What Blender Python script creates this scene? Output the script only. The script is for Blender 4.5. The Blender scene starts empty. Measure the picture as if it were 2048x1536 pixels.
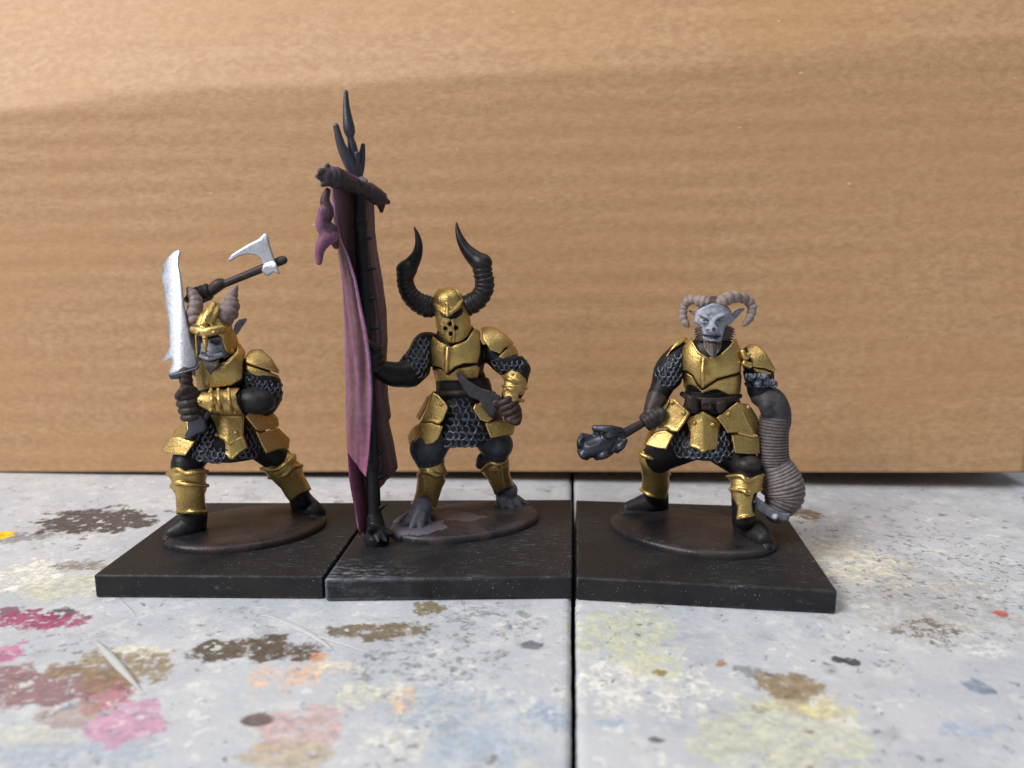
import bpy, bmesh, math, random
import numpy as np
from mathutils import Vector, Matrix, noise as mnoise

# ------------------------------------------------------------------ camera, light, exposure (1 unit = 1 cm)
scene = bpy.context.scene
scene.unit_settings.system = 'METRIC'
scene.unit_settings.scale_length = 0.01
COL = scene.collection
FPX = 1700.0                       # focal length in pixels of the 2048 px wide photograph
PITCH = math.atan(333 / FPX)       # camera looks down by about 11 degrees
CAMZ = 4.16                        # lens height above the table, cm
BTOP = 0.27                        # top of the square bases
cd = bpy.data.cameras.new('camera')
cam = bpy.data.objects.new('camera', cd); COL.objects.link(cam)
cam.location = (0, 0, CAMZ)
cam.rotation_euler = (math.pi / 2 - PITCH, 0, 0)
cd.sensor_width = 36.0
cd.lens = 36.0 * FPX / 2048
cd.clip_start = 0.1; cd.clip_end = 2000
cd.dof.use_dof = True
cd.dof.focus_distance = 10.32
cd.dof.aperture_fstop = cd.lens * 1e-3 / (2 * 0.052)
scene.camera = cam

world = bpy.data.worlds.new('World'); scene.world = world
world.use_nodes = True
bg = world.node_tree.nodes['Background']
bg.inputs[0].default_value = (0.80, 0.88, 1.0, 1)
bg.inputs[1].default_value = 0.23

def area(name, loc, target, sx, sy, power, color):
    ld = bpy.data.lights.new(name, 'AREA'); ld.shape = 'RECTANGLE'
    ld.size = sx; ld.size_y = sy; ld.energy = power; ld.color = color
    o = bpy.data.objects.new(name, ld); COL.objects.link(o)
    o.location = loc
    o.rotation_euler = (Vector(target) - Vector(loc)).to_track_quat('-Z', 'Y').to_euler()
    return o
area('window_light', (-52, -24, 57), (-2, 11, 1), 38, 42, 90000, (1.0, 0.985, 0.965))
area('overhead_fill', (26, 6, 120), (0, 11, 1), 50, 50, 40000, (0.95, 0.97, 1.0))  # fill lamp added overhead to soften the shadows, no known fixture

scene.view_settings.view_transform = 'Standard'
scene.view_settings.look = 'None'
scene.view_settings.exposure = 0.0
scene.view_settings.gamma = 1.0
scene.render.engine = 'CYCLES'
scene.cycles.use_denoising = True
scene.cycles.max_bounces = 8
scene.render.film_transparent = False

# ------------------------------------------------------------------ pixels and positions
SP, CP = math.sin(PITCH), math.cos(PITCH)
def ray(px, py):
    x = (px - 1024) / FPX; y = (768 - py) / FPX
    return np.array([x, y * SP + CP, y * CP - SP])
def on_plane(px, py, z):                    # the point of a horizontal plane seen at a pixel
    d = ray(px, py); t = (z - CAMZ) / d[2]
    return np.array([d[0] * t, d[1] * t, z])
def to_px(X, Y, Z):
    d = Y * CP - (Z - CAMZ) * SP
    u = 1024 + FPX * X / d
    v = 768 - FPX * (Y * SP + (Z - CAMZ) * CP) / d
    return u, v

class Frame:
    """A magnified view of the photograph; points get their distance from the upright plane the figure stands on."""
    def __init__(s, ox, oy, sc, Y0):
        s.ox, s.oy, s.sc, s.Y0 = ox, oy, sc, Y0
        s.S = (Y0 * CP + (CAMZ - 1.6) * SP) / FPX           # cm per photo pixel at the figure
    def px(s, zx, zy): return s.ox + zx / s.sc, s.oy + zy / s.sc
    def __call__(s, zx, zy, w=0):
        d = ray(*s.px(zx, zy)); t = (s.Y0 - w * s.S) / d[1]
        return np.array([d[0] * t, d[1] * t, CAMZ + d[2] * t])
    def r(s, zr): return zr / s.sc * s.S
    def ground(s, zx, zy, z=BTOP + 0.07):                   # forward offset of a point that stands on the oval base
        return (s.Y0 - on_plane(*s.px(zx, zy), z)[1]) / s.S

def spline(pts, n):
    P = np.array(pts, float); m = len(P)
    if m == 2: 
        t = np.linspace(0, 1, n)[:, None]; return P[0] * (1 - t) + P[1] * t
    Q = np.vstack([2 * P[0] - P[1], P, 2 * P[-1] - P[-2]])
    out = []
    for t in np.linspace(0, m - 1 - 1e-6, n):
        i = int(t); f = t - i
        a, b, c, d = Q[i:i + 4]
        out.append(0.5 * (2 * b + (c - a) * f + (2 * a - 5 * b + 4 * c - d) * f * f + (3 * b - a - 3 * c + d) * f ** 3))
    return np.array(out)

# ------------------------------------------------------------------ sculpting with distance fields
def smin(a, b, k):
    if k <= 0: return np.minimum(a, b)
    h = np.clip(0.5 + 0.5 * (b - a) / k, 0, 1)
    return b + (a - b) * h - k * h * (1 - h)
def smax(a, b, k): return -smin(-a, -b, k)

def poly_sdf(u, v, P):
    P = np.asarray(P, np.float32)
    d = np.full(u.shape, 1e12, np.float32); inside = np.zeros(u.shape, bool)
    n = len(P)
    for i in range(n):
        ax, ay = P[i]; bx, by = P[(i + 1) % n]
        ex, ey = bx - ax, by - ay
        wx, wy = u - ax, v - ay
        t = np.clip((wx * ex + wy * ey) / (ex * ex + ey * ey + 1e-9), 0, 1)
        d = np.minimum(d, (wx - ex * t) ** 2 + (wy - ey * t) ** 2)
        if ay != by:
            c = (ay <= v) != (by <= v)
            inside ^= c & (u < ax + (v - ay) * ex / ey)
    d = np.sqrt(d)
    return np.where(inside, -d, d)

DARK = (0.0095, 0.0092, 0.0110)
BLACK = (0.012, 0.011, 0.010); METALS = []
class Sculpt:
    def __init__(s, fr, h=0.011):
        s.fr, s.h, s.ops = fr, h, []
    def _add(s, fn, lo, hi, op, k, col):
        s.ops.append((fn, np.array(lo, float), np.array(hi, float), op, k, col)); return s
    # tubes: list of (zx, zy, w, r); r in magnified pixels
    def use(s, fr): s.fr = fr; return s
    def tube(s, pts, k=8, col=DARK, op='u', n=None, ribs=0, amp=0.12, flat=None, shape='sin', worldpts=False):
        fr = s.fr
        P = np.array(pts, float) if worldpts else np.array([list(fr(*p[:3])) + [fr.r(p[3])] for p in pts])
        n = n or (2 if len(pts) == 2 and not ribs else max(10, ribs * 6, len(pts) * 4))
        C = spline(P, n); C[:, 3] = np.maximum(C[:, 3], 0.004)
        if ribs:
            ph = np.linspace(0, ribs * math.pi, n)
            m = np.abs(np.sin(ph)) ** 0.6 if shape == 'sin' else ((ph / math.pi) % 1.0)
            C[:, 3] *= 1 + amp * (m - 0.5) * 2
        lo = (C[:, :3] - C[:, 3:]).min(0); hi = (C[:, :3] + C[:, 3:]).max(0)
        def fn(X, Y, Z):
            d = np.full(X.shape, 9.0, np.float32); near = np.full(X.shape, 9.0, np.float32)
            for a, b in zip(C[:-1], C[1:]):
                e = b[:3] - a[:3]; L = float(e @ e) + 1e-12
                px, py, pz = X - a[0], Y - a[1], Z - a[2]
                t = np.clip((px * e[0] + py * e[1] + pz * e[2]) / L, 0, 1)
                qx, qy, qz = px - e[0] * t, py - e[1] * t, pz - e[2] * t
                if flat: qy = qy * flat
                q = np.sqrt(qx * qx + qy * qy + qz * qz); r = a[3] + (b[3] - a[3]) * t
                if ribs:                                  # true radius at the nearest point of the axis keeps the grooves open
                    m = q < near; near = np.where(m, q, near); d = np.where(m, q - r, d)
                else: d = np.minimum(d, q - r)
            return d
        return s._add(fn, lo, hi, op, k * fr.S, col)
    def fist(s, a, b, grip, rf, side=1, col=DARK, arc=(-50, 215), palm=True, k=2):
        '''four fingers and a thumb closed round the axis a-b; a, b magnified (x, y, w); grip and rf radii in magnified pixels'''
        fr = s.fr; A, B = fr(*a), fr(*b); ax = (B - A) / np.linalg.norm(B - A); L = np.linalg.norm(B - A)
        n = np.array([0, -1.0, 0]); n = n - ax * (n @ ax); n /= np.linalg.norm(n); m = np.cross(ax, n) * side
        R = fr.r(grip + rf * 0.6); r = fr.r(rf)
        if palm:
            c = (A + B) / 2 + m * (-R * 0.9) - n * R * 0.25
            s.tube([list(A * .78 + B * .22 - m * R * .95 - n * R * .2) + [r * 1.5], list(A * .22 + B * .78 - m * R * .95 - n * R * .2) + [r * 1.45]], k, col, worldpts=True)
        for i in range(4):
            c = A + ax * L * (i + 0.5) / 4
            q = 1.0 - 0.10 * abs(i - 1.2)
            pts = [list(c + R * (-math.cos(math.radians(t)) * m + math.sin(math.radians(t)) * n) * (1 + (0.10 if abs(t - 45) < 40 else 0))) + [r * q * (1.0 if t < 150 else 0.86)] for t in np.linspace(arc[0], arc[1], 8)]
            s.tube(pts, 0.6, col, worldpts=True, n=14)
        c0 = A + ax * L * 0.02
        pts = [list(c0 - m * R * 0.9 + n * R * 0.1) + [r * 1.15], list(c0 - ax * r * .9 - m * R * 0.3 + n * R * 1.1) + [r * 1.05], list(c0 + ax * r * .3 + m * R * 0.55 + n * R * 1.15) + [r * 0.85]]
        s.tube(pts, 1.0, col, worldpts=True, n=8)
        return s
    def ell(s, c, r, k=8, col=DARK, op='u', rot=(0, 0, 0)):
        fr = s.fr; C = fr(*c); R = np.array([fr.r(q) for q in r])     # r: across, up, deep
        M = np.array(Matrix.Rotation(rot[2], 3, 'Y') @ Matrix.Rotation(rot[0], 3, 'X') @ Matrix.Rotation(rot[1], 3, 'Z')).T
        rr = np.array([R[0], R[2], R[1]]); m = rr.max()
        def fn(X, Y, Z):
            p = [X - C[0], Y - C[1], Z - C[2]]
            q = [M[i][0] * p[0] + M[i][1] * p[1] + M[i][2] * p[2] for i in range(3)]
            k0 = np.sqrt(sum((q[i] / rr[i]) ** 2 for i in range(3))) + 1e-6
            k1 = np.sqrt(sum((q[i] / rr[i] ** 2) ** 2 for i in range(3))) + 1e-6
            return k0 * (k0 - 1) / k1
        return s._add(fn, C - m, C + m, op, k * fr.S, col)
    # plates: outline in magnified pixels, forward offset w0 with slopes, bow and ridge, thickness t (photo pixels)
    def plate(s, outline, w0, t=6, su=0, sv=0, bow=0, bowv=0, ridge=0, ru=None, rv=None, lip=0, k=3, ku=0, col=DARK, op='u', wfn=None):
        fr = s.fr; O = np.array([fr.px(*p) for p in outline])
        lo2, hi2 = O.min(0), O.max(0); c = (lo2 + hi2) / 2; hw, hh = (hi2 - lo2) / 2
        um = c[0] if ru is None else fr.px(ru, 0)[0]
        def wf(u, v):
            a, b = (u - c[0]) / hw, (v - c[1]) / hh
            w = w0 + su * a + sv * b - bow * a * a - bowv * b * b
            if ridge: w = w - ridge * np.sqrt(((u - um) / hw) ** 2 + 0.004)
            if wfn is not None: w = w + wfn(a, b)
            return w
        g = [wf(u, v) for u in np.linspace(lo2[0], hi2[0], 9) for v in np.linspace(lo2[1], hi2[1], 9)]
        wl, wh = min(g) - t, max(g) + t
        cs = np.array([fr((q[0] - fr.ox) * fr.sc, (q[1] - fr.oy) * fr.sc, w) for q in ((lo2[0], lo2[1]), (hi2[0], lo2[1]), (lo2[0], hi2[1]), (hi2[0], hi2[1])) for w in (wl, wh)])
        def fn(X, Y, Z):
            u, v = to_px(X, Y, Z)
            dp = poly_sdf(u, v, O)
            w = (fr.Y0 - Y) / fr.S - wf(np.clip(u, lo2[0] - 6, hi2[0] + 6), np.clip(v, lo2[1] - 6, hi2[1] + 6))
            th = t / 2
            if lip: th = th + lip * np.exp(-((dp + 3.0) / 2.2) ** 2)
            return smax(dp, np.abs(w) - th, k) * fr.S
        return s._add(fn, cs.min(0), cs.max(0), op, ku * fr.S, col)
    # keep only what lies inside the outline, seen along the line of sight
    def clip(s, outline, k=3, inv=False):
        fr = s.fr; O = np.array([fr.px(*p) for p in outline])
        def fn(X, Y, Z):
            u, v = to_px(X, Y, Z); d = poly_sdf(u, v, O) * fr.S
            return -d if inv else d
        return s._add(fn, (-99, -99, -99), (99, 99, 99), 'i', k * fr.S, None)
    def behind(s, w, keep_front=True, k=2):          # cut by the upright plane at forward offset w
        fr = s.fr
        def fn(X, Y, Z):
            d = (Y - (fr.Y0 - w * fr.S))
            return d if keep_front else -d
        return s._add(fn, (-99, -99, -99), (99, 99, 99), 'i', k * fr.S, None)
    def build(s, name, mat, parent, root, cols=True):
        h = s.h; us = [o for o in s.ops if o[3] == 'u']
        lo = np.min([o[1] - o[4] for o in us], 0) - 4 * h; hi = np.max([o[2] + o[4] for o in us], 0) + 4 * h
        n = np.ceil((hi - lo) / h).astype(int) + 1
        ax = [(lo[i] + h * np.arange(n[i])).astype(np.float32) for i in range(3)]
        D = np.full(n, 9.0, np.float32); K = np.zeros(n, np.int8)
        pal = [DARK]
        for fn, l, u, op, k, col in s.ops:
            pad = k + 3 * h
            i0 = np.clip(np.floor((l - pad - lo) / h).astype(int), 0, n - 1); i1 = np.clip(np.ceil((u + pad - lo) / h).astype(int) + 1, 1, n)
            if (i1 <= i0).any(): continue
            sl = tuple(slice(a, b) for a, b in zip(i0, i1))
            X, Y, Z = np.meshgrid(*[ax[i][sl[i]] for i in range(3)], indexing='ij', sparse=False)
            d = fn(X, Y, Z).astype(np.float32)
            cur = D[sl]
            if col is not None:
                if col not in pal: pal.append(col)
                ci = pal.index(col)
            if op == 'u':
                K[sl] = np.where(d < cur, ci, K[sl]); D[sl] = smin(cur, d, k)
            elif op == 's':
                if col is not None: K[sl] = np.where(-d > cur - 1.2 * h, ci, K[sl])
                D[sl] = smax(cur, -d, k)
            elif op == 'c': K[sl] = np.where(d < 0, ci, K[sl])            # recolour only
            else: D[sl] = smax(cur, d, k)
        s.D, s.lo, s.n = D, lo, n
        V, F = surface_nets(D)
        me = bpy.data.meshes.new(name)
        W = lo + V * h - np.asarray(root)
        me.vertices.add(len(W)); me.vertices.foreach_set('co', W.astype(np.float32).ravel())
        me.loops.add(F.size); me.loops.foreach_set('vertex_index', F.ravel().astype(np.int32))
        me.polygons.add(len(F)); me.polygons.foreach_set('loop_start', (np.arange(len(F)) * 4).astype(np.int32))
        me.polygons.foreach_set('use_smooth', np.ones(len(F), bool))
        me.update(); me.validate()
        if cols:
            idx = np.clip(np.rint(V).astype(int), 0, n - 1)
            c = np.array(pal)[K[idx[:, 0], idx[:, 1], idx[:, 2]]]
            if mat in METALS:
                at = me.attributes.new('recess_shade', 'FLOAT', 'POINT')
                at.data.foreach_set('value', np.where(np.abs(c - np.array(BLACK)).sum(1) < 1e-6, 1.0, 0.0).astype(np.float32))  # marks carved slits and holes whose shade is coloured in
            at = me.attributes.new('paint', 'FLOAT_COLOR', 'POINT')
            at.data.foreach_set('color', np.hstack([c, np.ones((len(c), 1))]).astype(np.float32).ravel())
        o = bpy.data.objects.new(name, me); COL.objects.link(o); me.materials.append(mat)
        o.parent = parent
        s.obj = o
        return o
    def hit(s, zx, zy):                              # where the line of sight meets the sculpted surface
        d = ray(*s.fr.px(zx, zy)); Y0 = s.fr.Y0
        t = np.linspace((Y0 - 1.6) / d[1], (Y0 + 1.6) / d[1], 700)
        p = np.outer(t, d) + np.array([0, 0, CAMZ])
        q = (p - s.lo) / s.h
        ok = ((q >= 1) & (q < s.n - 2)).all(1)
        qi = np.clip(np.rint(q).astype(int), 0, s.n - 1)
        v = np.where(ok, s.D[qi[:, 0], qi[:, 1], qi[:, 2]], 9)
        j = np.argmax(v < 0)
        if v[j] >= 0: return None
        i = np.clip(qi[j], 3, s.n - 4)
        D = s.D; a = 2
        g = np.array([D[i[0] + a, i[1], i[2]] - D[i[0] - a, i[1], i[2]], D[i[0], i[1] + a, i[2]] - D[i[0], i[1] - a, i[2]], D[i[0], i[1], i[2] + a] - D[i[0], i[1], i[2] - a]])
        g = g / (np.linalg.norm(g) + 1e-9)
        return p[j], g

def surface_nets(D):
    ins = D < 0
    nx, ny, nz = D.shape
    cnt = np.zeros((nx - 1, ny - 1, nz - 1), np.int8)
    for dx in (0, 1):
        for dy in (0, 1):
            for dz in (0, 1):
                cnt += ins[dx:nx - 1 + dx, dy:ny - 1 + dy, dz:nz - 1 + dz]
    cells = np.argwhere((cnt > 0) & (cnt < 8))
    idx = np.full(cnt.shape, -1, np.int32); idx[tuple(cells.T)] = np.arange(len(cells))
    corner = np.array([[a, b, c] for a in (0, 1) for b in (0, 1) for c in (0, 1)])
    val = np.stack([D[cells[:, 0] + c[0], cells[:, 1] + c[1], cells[:, 2] + c[2]] for c in corner], 1)
    acc = np.zeros((len(cells), 3)); num = np.zeros(len(cells))
    for i in range(8):
        for j in range(i + 1, 8):
            if np.abs(corner[i] - corner[j]).sum() != 1: continue
            a, b = val[:, i], val[:, j]; m = (a < 0) != (b < 0)
            t = np.where(m, a / np.where(m, a - b, 1), 0)
            p = corner[i] + (corner[j] - corner[i]) * t[:, None]
            acc += p * m[:, None]; num += m
    V = cells + acc / num[:, None]
    faces = []
    for ax in range(3):
        s0 = [slice(None)] * 3; s1 = [slice(None)] * 3
        s0[ax] = slice(0, -1); s1[ax] = slice(1, None)
        a, b = ins[tuple(s0)], ins[tuple(s1)]
        e = np.argwhere(a != b); flip = a[tuple(e.T)]
        o1, o2 = (ax + 1) % 3, (ax + 2) % 3
        e2 = e[(e[:, o1] > 0) & (e[:, o2] > 0)]; flip = flip[(e[:, o1] > 0) & (e[:, o2] > 0)]
        ok = (e2[:, o1] < cnt.shape[o1]) & (e2[:, o2] < cnt.shape[o2]); e2 = e2[ok]; flip = flip[ok]
        def at(d1, d2):
            q = e2.copy(); q[:, o1] += d1; q[:, o2] += d2
            return idx[tuple(q.T)]
        f = np.stack([at(-1, -1), at(0, -1), at(0, 0), at(-1, 0)], 1)
        f[~flip] = f[~flip][:, ::-1]
        faces.append(f)
    F = np.vstack(faces); F = F[(F >= 0).all(1)]
    return V, F

# ------------------------------------------------------------------ plain mesh helpers
def mesh_obj(name, verts, faces, mat, parent=None, smooth=False, root=(0, 0, 0)):
    me = bpy.data.meshes.new(name)
    me.from_pydata([tuple(np.asarray(v, float) - np.asarray(root)) for v in verts], [], faces)
    me.update()
    if smooth: me.polygons.foreach_set('use_smooth', np.ones(len(me.polygons), bool))
    if mat: me.materials.append(mat)
    o = bpy.data.objects.new(name, me); COL.objects.link(o); o.parent = parent
    return o
def share(name, me, parent, M):
    o = bpy.data.objects.new(name, me); COL.objects.link(o); o.parent = parent; o.matrix_local = M
    return o
def frame_matrix(p, n, up=(0, 0, 1), roll=0.0, scale=1.0):
    n = Vector(n).normalized(); u = Vector(up); u = (u - n * u.dot(n)).normalized(); x = u.cross(n)
    M = Matrix((x, u, n)).transposed() @ Matrix.Rotation(roll, 3, 'Z') @ Matrix.Scale(scale, 3)
    return Matrix.Translation(Vector(p)) @ M.to_4x4()
def thing(name, loc, label, cat, group=None):
    o = bpy.data.objects.new(name, None); COL.objects.link(o)
    o.location = loc; o.empty_display_size = 0.3
    o['label'] = label; o['category'] = cat
    if group: o['group'] = group
    return o
# ------------------------------------------------------------------ materials
class N:
    """Small helper that wires shader nodes."""
    def __init__(s, name):
        s.m = bpy.data.materials.new(name); s.m.use_nodes = True
        s.t = s.m.node_tree; s.b = s.t.nodes['Principled BSDF']
    def n(s, kind, **kw):
        nd = s.t.nodes.new(kind)
        for k, v in kw.items(): setattr(nd, k, v)
        return nd
    def put(s, sock, v):
        if hasattr(v, 'is_output'): s.t.links.new(v, sock)
        elif isinstance(v, (tuple, list)) and len(v) == 3 and sock.type == 'RGBA': sock.default_value = (*v, 1)
        else: sock.default_value = v
    def co(s, out='Object'): return s.n('ShaderNodeTexCoord').outputs[out]
    def geo(s, out): return s.n('ShaderNodeNewGeometry').outputs[out]
    def map(s, v, scale=(1, 1, 1), loc=(0, 0, 0), rot=(0, 0, 0)):
        m = s.n('ShaderNodeMapping'); s.put(m.inputs[0], v); m.inputs['Scale'].default_value = scale
        m.inputs['Location'].default_value = loc; m.inputs['Rotation'].default_value = rot
        return m.outputs[0]
    def noise(s, v, scale, detail=4, rough=0.55, out='Fac', dist=0.0):
        q = s.n('ShaderNodeTexNoise'); s.put(q.inputs['Vector'], v); q.inputs['Scale'].default_value = scale
        q.inputs['Detail'].default_value = detail; q.inputs['Roughness'].default_value = rough; q.inputs['Distortion'].default_value = dist
        return q.outputs[out]
    def voro(s, v, scale, out='Distance', rnd=1.0):
        q = s.n('ShaderNodeTexVoronoi'); s.put(q.inputs['Vector'], v); q.inputs['Scale'].default_value = scale
        q.inputs['Randomness'].default_value = rnd
        return q.outputs[out]
    def ramp(s, f, a, b, lo=0.0, hi=1.0):
        q = s.n('ShaderNodeMapRange', interpolation_type='SMOOTHSTEP'); s.put(q.inputs[0], f)
        for i, v in enumerate((a, b, lo, hi)): s.put(q.inputs[i + 1], v)
        return q.outputs[0]
    def mul(s, a, b, op='MULTIPLY', c=None):
        q = s.n('ShaderNodeMath', operation=op); s.put(q.inputs[0], a); s.put(q.inputs[1], b)
        if c is not None: s.put(q.inputs[2], c)
        return q.outputs[0]
    def vec(s, a, b, op='ADD'):
        q = s.n('ShaderNodeVectorMath', operation=op); s.put(q.inputs[0], a); s.put(q.inputs[1], b)
        return q.outputs[1] if op in ('LENGTH', 'DISTANCE', 'DOT_PRODUCT') else q.outputs[0]
    def mix(s, f, a, b, mode='MIX'):
        q = s.n('ShaderNodeMix', data_type='RGBA', blend_type=mode)
        s.put(q.inputs[0], f); s.put(q.inputs[6], a); s.put(q.inputs[7], b)
        return q.outputs[2]
    def bump(s, h, strength=0.3, dist=0.01, normal=None):
        q = s.n('ShaderNodeBump'); q.inputs['Strength'].default_value = strength; q.inputs['Distance'].default_value = dist
        s.put(q.inputs['Height'], h)
        if normal is not None: s.put(q.inputs['Normal'], normal)
        return q.outputs[0]
    def set(s, **kw):
        for k, v in kw.items(): s.put(s.b.inputs[k.replace('_', ' ')], v)
        return s.m

def painted(name, rough=0.44, dry=None, dryamt=0.5, bump=0.35, spec=0.23, mott=1.0):
    q = N(name); at = q.n('ShaderNodeAttribute', attribute_name='paint').outputs['Color']
    v = q.co(); f = q.noise(v, 14, 5)
    c = q.mix(q.ramp(f, 0.3, 0.75), q.mix(1.0, at, (1 - .30 * mott, 1 - .32 * mott, 1 - .30 * mott), 'MULTIPLY'), q.mix(1.0, at, (1 + .25 * mott, 1 + .22 * mott, 1 + .2 * mott), 'MULTIPLY'))
    if dry:
        p = q.ramp(q.geo('Pointiness'), 0.515, 0.60)
        c = q.mix(q.mul(q.mul(p, dryamt), q.ramp(q.noise(v, 45, 3), 0.35, 0.6)), c, dry)
    return q.set(Base_Color=c, Roughness=q.ramp(f, 0.2, 0.8, rough - 0.1, rough + 0.12), Specular_IOR_Level=spec,
                 Normal=q.bump(q.noise(v, 90, 4), bump, 0.004))

def metal(name, base, dark, rough, spark=1.0, wash=0.55):
    q = N(name); v = q.co(); METALS.append(q.m)
    f = q.noise(v, 5, 6, 0.7); g = q.noise(v, 110, 2, 0.6); cl = q.noise(v, 38, 3, 0.65)
    c = q.mix(q.mul(q.ramp(f, 0.42, 0.68), wash), base, dark)
    c = q.mix(q.mul(q.ramp(cl, 0.52, 0.72), 0.55 * spark), c, tuple(x * 0.42 for x in base))
    c = q.mix(q.mul(q.ramp(g, 0.56, 0.72), 0.7 * spark), c, tuple(min(1, x * 1.5) for x in base))
    recess_shade = q.n('ShaderNodeAttribute', attribute_name='recess_shade').outputs['Fac']
    c = q.mix(recess_shade, c, (0.008, 0.007, 0.007))  # shade inside carved slits and holes, put in as black colour
    r = q.mul(q.ramp(g, 0.3, 0.7, rough - 0.10, rough + 0.12), q.ramp(f, 0.3, 0.8, 0.0, 0.16), 'ADD')
    h = q.mul(q.mul(g, 0.8), q.mul(cl, 1.2), 'ADD')
    return q.set(Base_Color=c, Metallic=q.mul(q.ramp(f, 0.4, 0.75, 0.95, 0.6), q.mul(1.0, recess_shade, 'SUBTRACT')), Roughness=r, Normal=q.bump(h, 0.42 * spark, 0.010))

MAT = {}
MAT['gold'] = metal('gold_paint', (0.58, 0.405, 0.145), (0.17, 0.085, 0.024), 0.30)
MAT['steel'] = metal('steel_paint', (0.60, 0.61, 0.66), (0.36, 0.37, 0.42), 0.34, 0.6, 0.3)
MAT['iron'] = metal('dark_iron_paint', (0.085, 0.09, 0.11), (0.03, 0.03, 0.038), 0.40, 0.6)
MAT['ring'] = metal('mail_ring_paint', (0.155, 0.17, 0.215), (0.03, 0.03, 0.04), 0.36, 0.5, 0.95)
MAT['body'] = painted('matt_figure_paint')
MAT['mail'] = painted('dark_mail_paint', 0.38, (0.13, 0.15, 0.2), 0.6, bump=0.9)
MAT['horn'] = painted('brown_horn_paint', 0.5, (0.46, 0.39, 0.37), 0.8)
MAT['black_horn'] = painted('black_horn_paint', 0.4, (0.13, 0.135, 0.18), 0.8)
MAT['cloth'] = painted('purple_banner_paint', 0.5, (0.55, 0.34, 0.50), 0.4, mott=0.6)

def base_mat(name, tint, worn, corner=None):
    q = N(name); v = q.co()
    f = q.noise(v, 2.2, 6, 0.6)
    c = q.mix(q.ramp(f, 0.35, 0.7), (0.0110, 0.0115, 0.0140), tint)
    sp = q.ramp(q.voro(v, 21), 0.14, 0.07)
    sp = q.mul(sp, q.ramp(q.noise(v, 4, 3), 0.46, 0.62))
    c = q.mix(q.mul(sp, 0.7), c, (0.40, 0.41, 0.43))
    st = q.noise(q.map(v, (2.5, 16, 6), rot=(0, 0, 0.7)), 2.0, 5, 0.7)
    w = q.mul(q.ramp(st, 0.56, 0.76), q.ramp(q.noise(v, 1.3, 2), 0.45, 0.65))
    c = q.mix(q.mul(w, worn), c, (0.17, 0.19, 0.23))
    # grazed edges
    e = q.n('ShaderNodeBevel', samples=4); e.inputs[0].default_value = 0.035
    dt = q.vec(e.outputs[0], q.geo('Normal'), 'DOT_PRODUCT')
    ed = q.mul(q.ramp(dt, 0.985, 0.90), q.ramp(q.noise(v, 9, 4), 0.42, 0.62))
    c = q.mix(q.mul(ed, worn * 0.75), c, (0.26, 0.28, 0.32))
    if corner:                                   # the knocked front corner, rubbed pale along its edges
        d = q.vec(q.vec(v, (-corner[0], -corner[1], 0)), (0.55, 1.0, 0.6), 'MULTIPLY')
        r = q.vec(d, (0, 0, 0), 'LENGTH')
        near = q.ramp(r, 1.0, 0.15)
        c = q.mix(q.mul(q.mul(near, q.ramp(dt, 0.995, 0.93)), q.ramp(q.noise(v, 7, 4), 0.3, 0.5)), c, (0.36, 0.40, 0.46))
        c = q.mix(q.mul(q.mul(q.ramp(r, 0.75, 0.1), q.ramp(q.noise(q.map(v, (3, 9, 5), rot=(0, 0, .35)), 2.4, 6, .75), 0.47, 0.64)), q.ramp(q.vec(q.geo('Normal'), (0, 0, 1), 'DOT_PRODUCT'), 0.3, 0.9, 0.15, 0.75)), c, (0.22, 0.25, 0.30))
    h = q.mul(q.noise(v, 60, 4), q.mul(sp, 0.6), 'ADD')
    return q.set(Base_Color=c, Roughness=q.ramp(f, 0.3, 0.8, 0.48, 0.62), Specular_IOR_Level=0.28, Normal=q.bump(h, 0.45, 0.008))
MAT['base'] = base_mat('black_base_paint', (0.0190, 0.0178, 0.0185), 0.65)
MAT['base_worn'] = base_mat('worn_black_base_paint', (0.0215, 0.0200, 0.0212), 0.95, (-1.42, -1.33))

def oval_mat(name, cols, spot, amt, glossy, pools=None):
    q = N(name); v = q.co()
    f = q.noise(v, 1.4, 5, 0.55, dist=0.6)
    c = q.mix(q.ramp(f, 0.44, 0.56), cols[0], cols[1])
    g = q.noise(q.map(v, (1, 1, 1), (3.1, 1.7, 0)), 1.1, 4, 0.5, dist=1.0)
    m = q.ramp(g, 0.52, 0.54)
    if pools:                                    # dried pools of thin paint round the feet
        m = None; wv = q.vec(v, q.vec(q.vec(q.noise(v, 2.6, 4, .6, 'Color'), (.5, .5, .5), 'SUBTRACT'), (.5, .5, 0), 'MULTIPLY'))
        for x, y, rx, ry in pools:
            k = q.ramp(q.vec(q.vec(q.vec(wv, (-x, -y, 0)), (1 / rx, 1 / ry, 0), 'MULTIPLY'), (0, 0, 0), 'LENGTH'), 1.03, 0.97)
            m = k if m is None else q.mul(m, k, 'MAXIMUM')
    c = q.mix(q.mul(m, amt), c, spot)
    d = q.noise(q.map(v, (3, 12, 4), rot=(0, 0, 0.5)), 2.2, 6, 0.75)
    c = q.mix(q.mul(q.ramp(d, 0.60, 0.74), 0.55), c, (0.20, 0.235, 0.29))
    return q.set(Base_Color=c, Roughness=q.ramp(f, 0.3, 0.7, glossy, glossy + 0.18), Specular_IOR_Level=0.3,
                 Normal=q.bump(q.mul(q.noise(v, 26, 5), q.mul(m, 0.25), 'ADD'), 0.35, 0.012))
MAT['oval_a'] = oval_mat('brown_black_oval_paint', ((0.012, 0.013, 0.016), (0.030, 0.020, 0.018)), (0.05, 0.03, 0.027), 0.5, 0.34)
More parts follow.
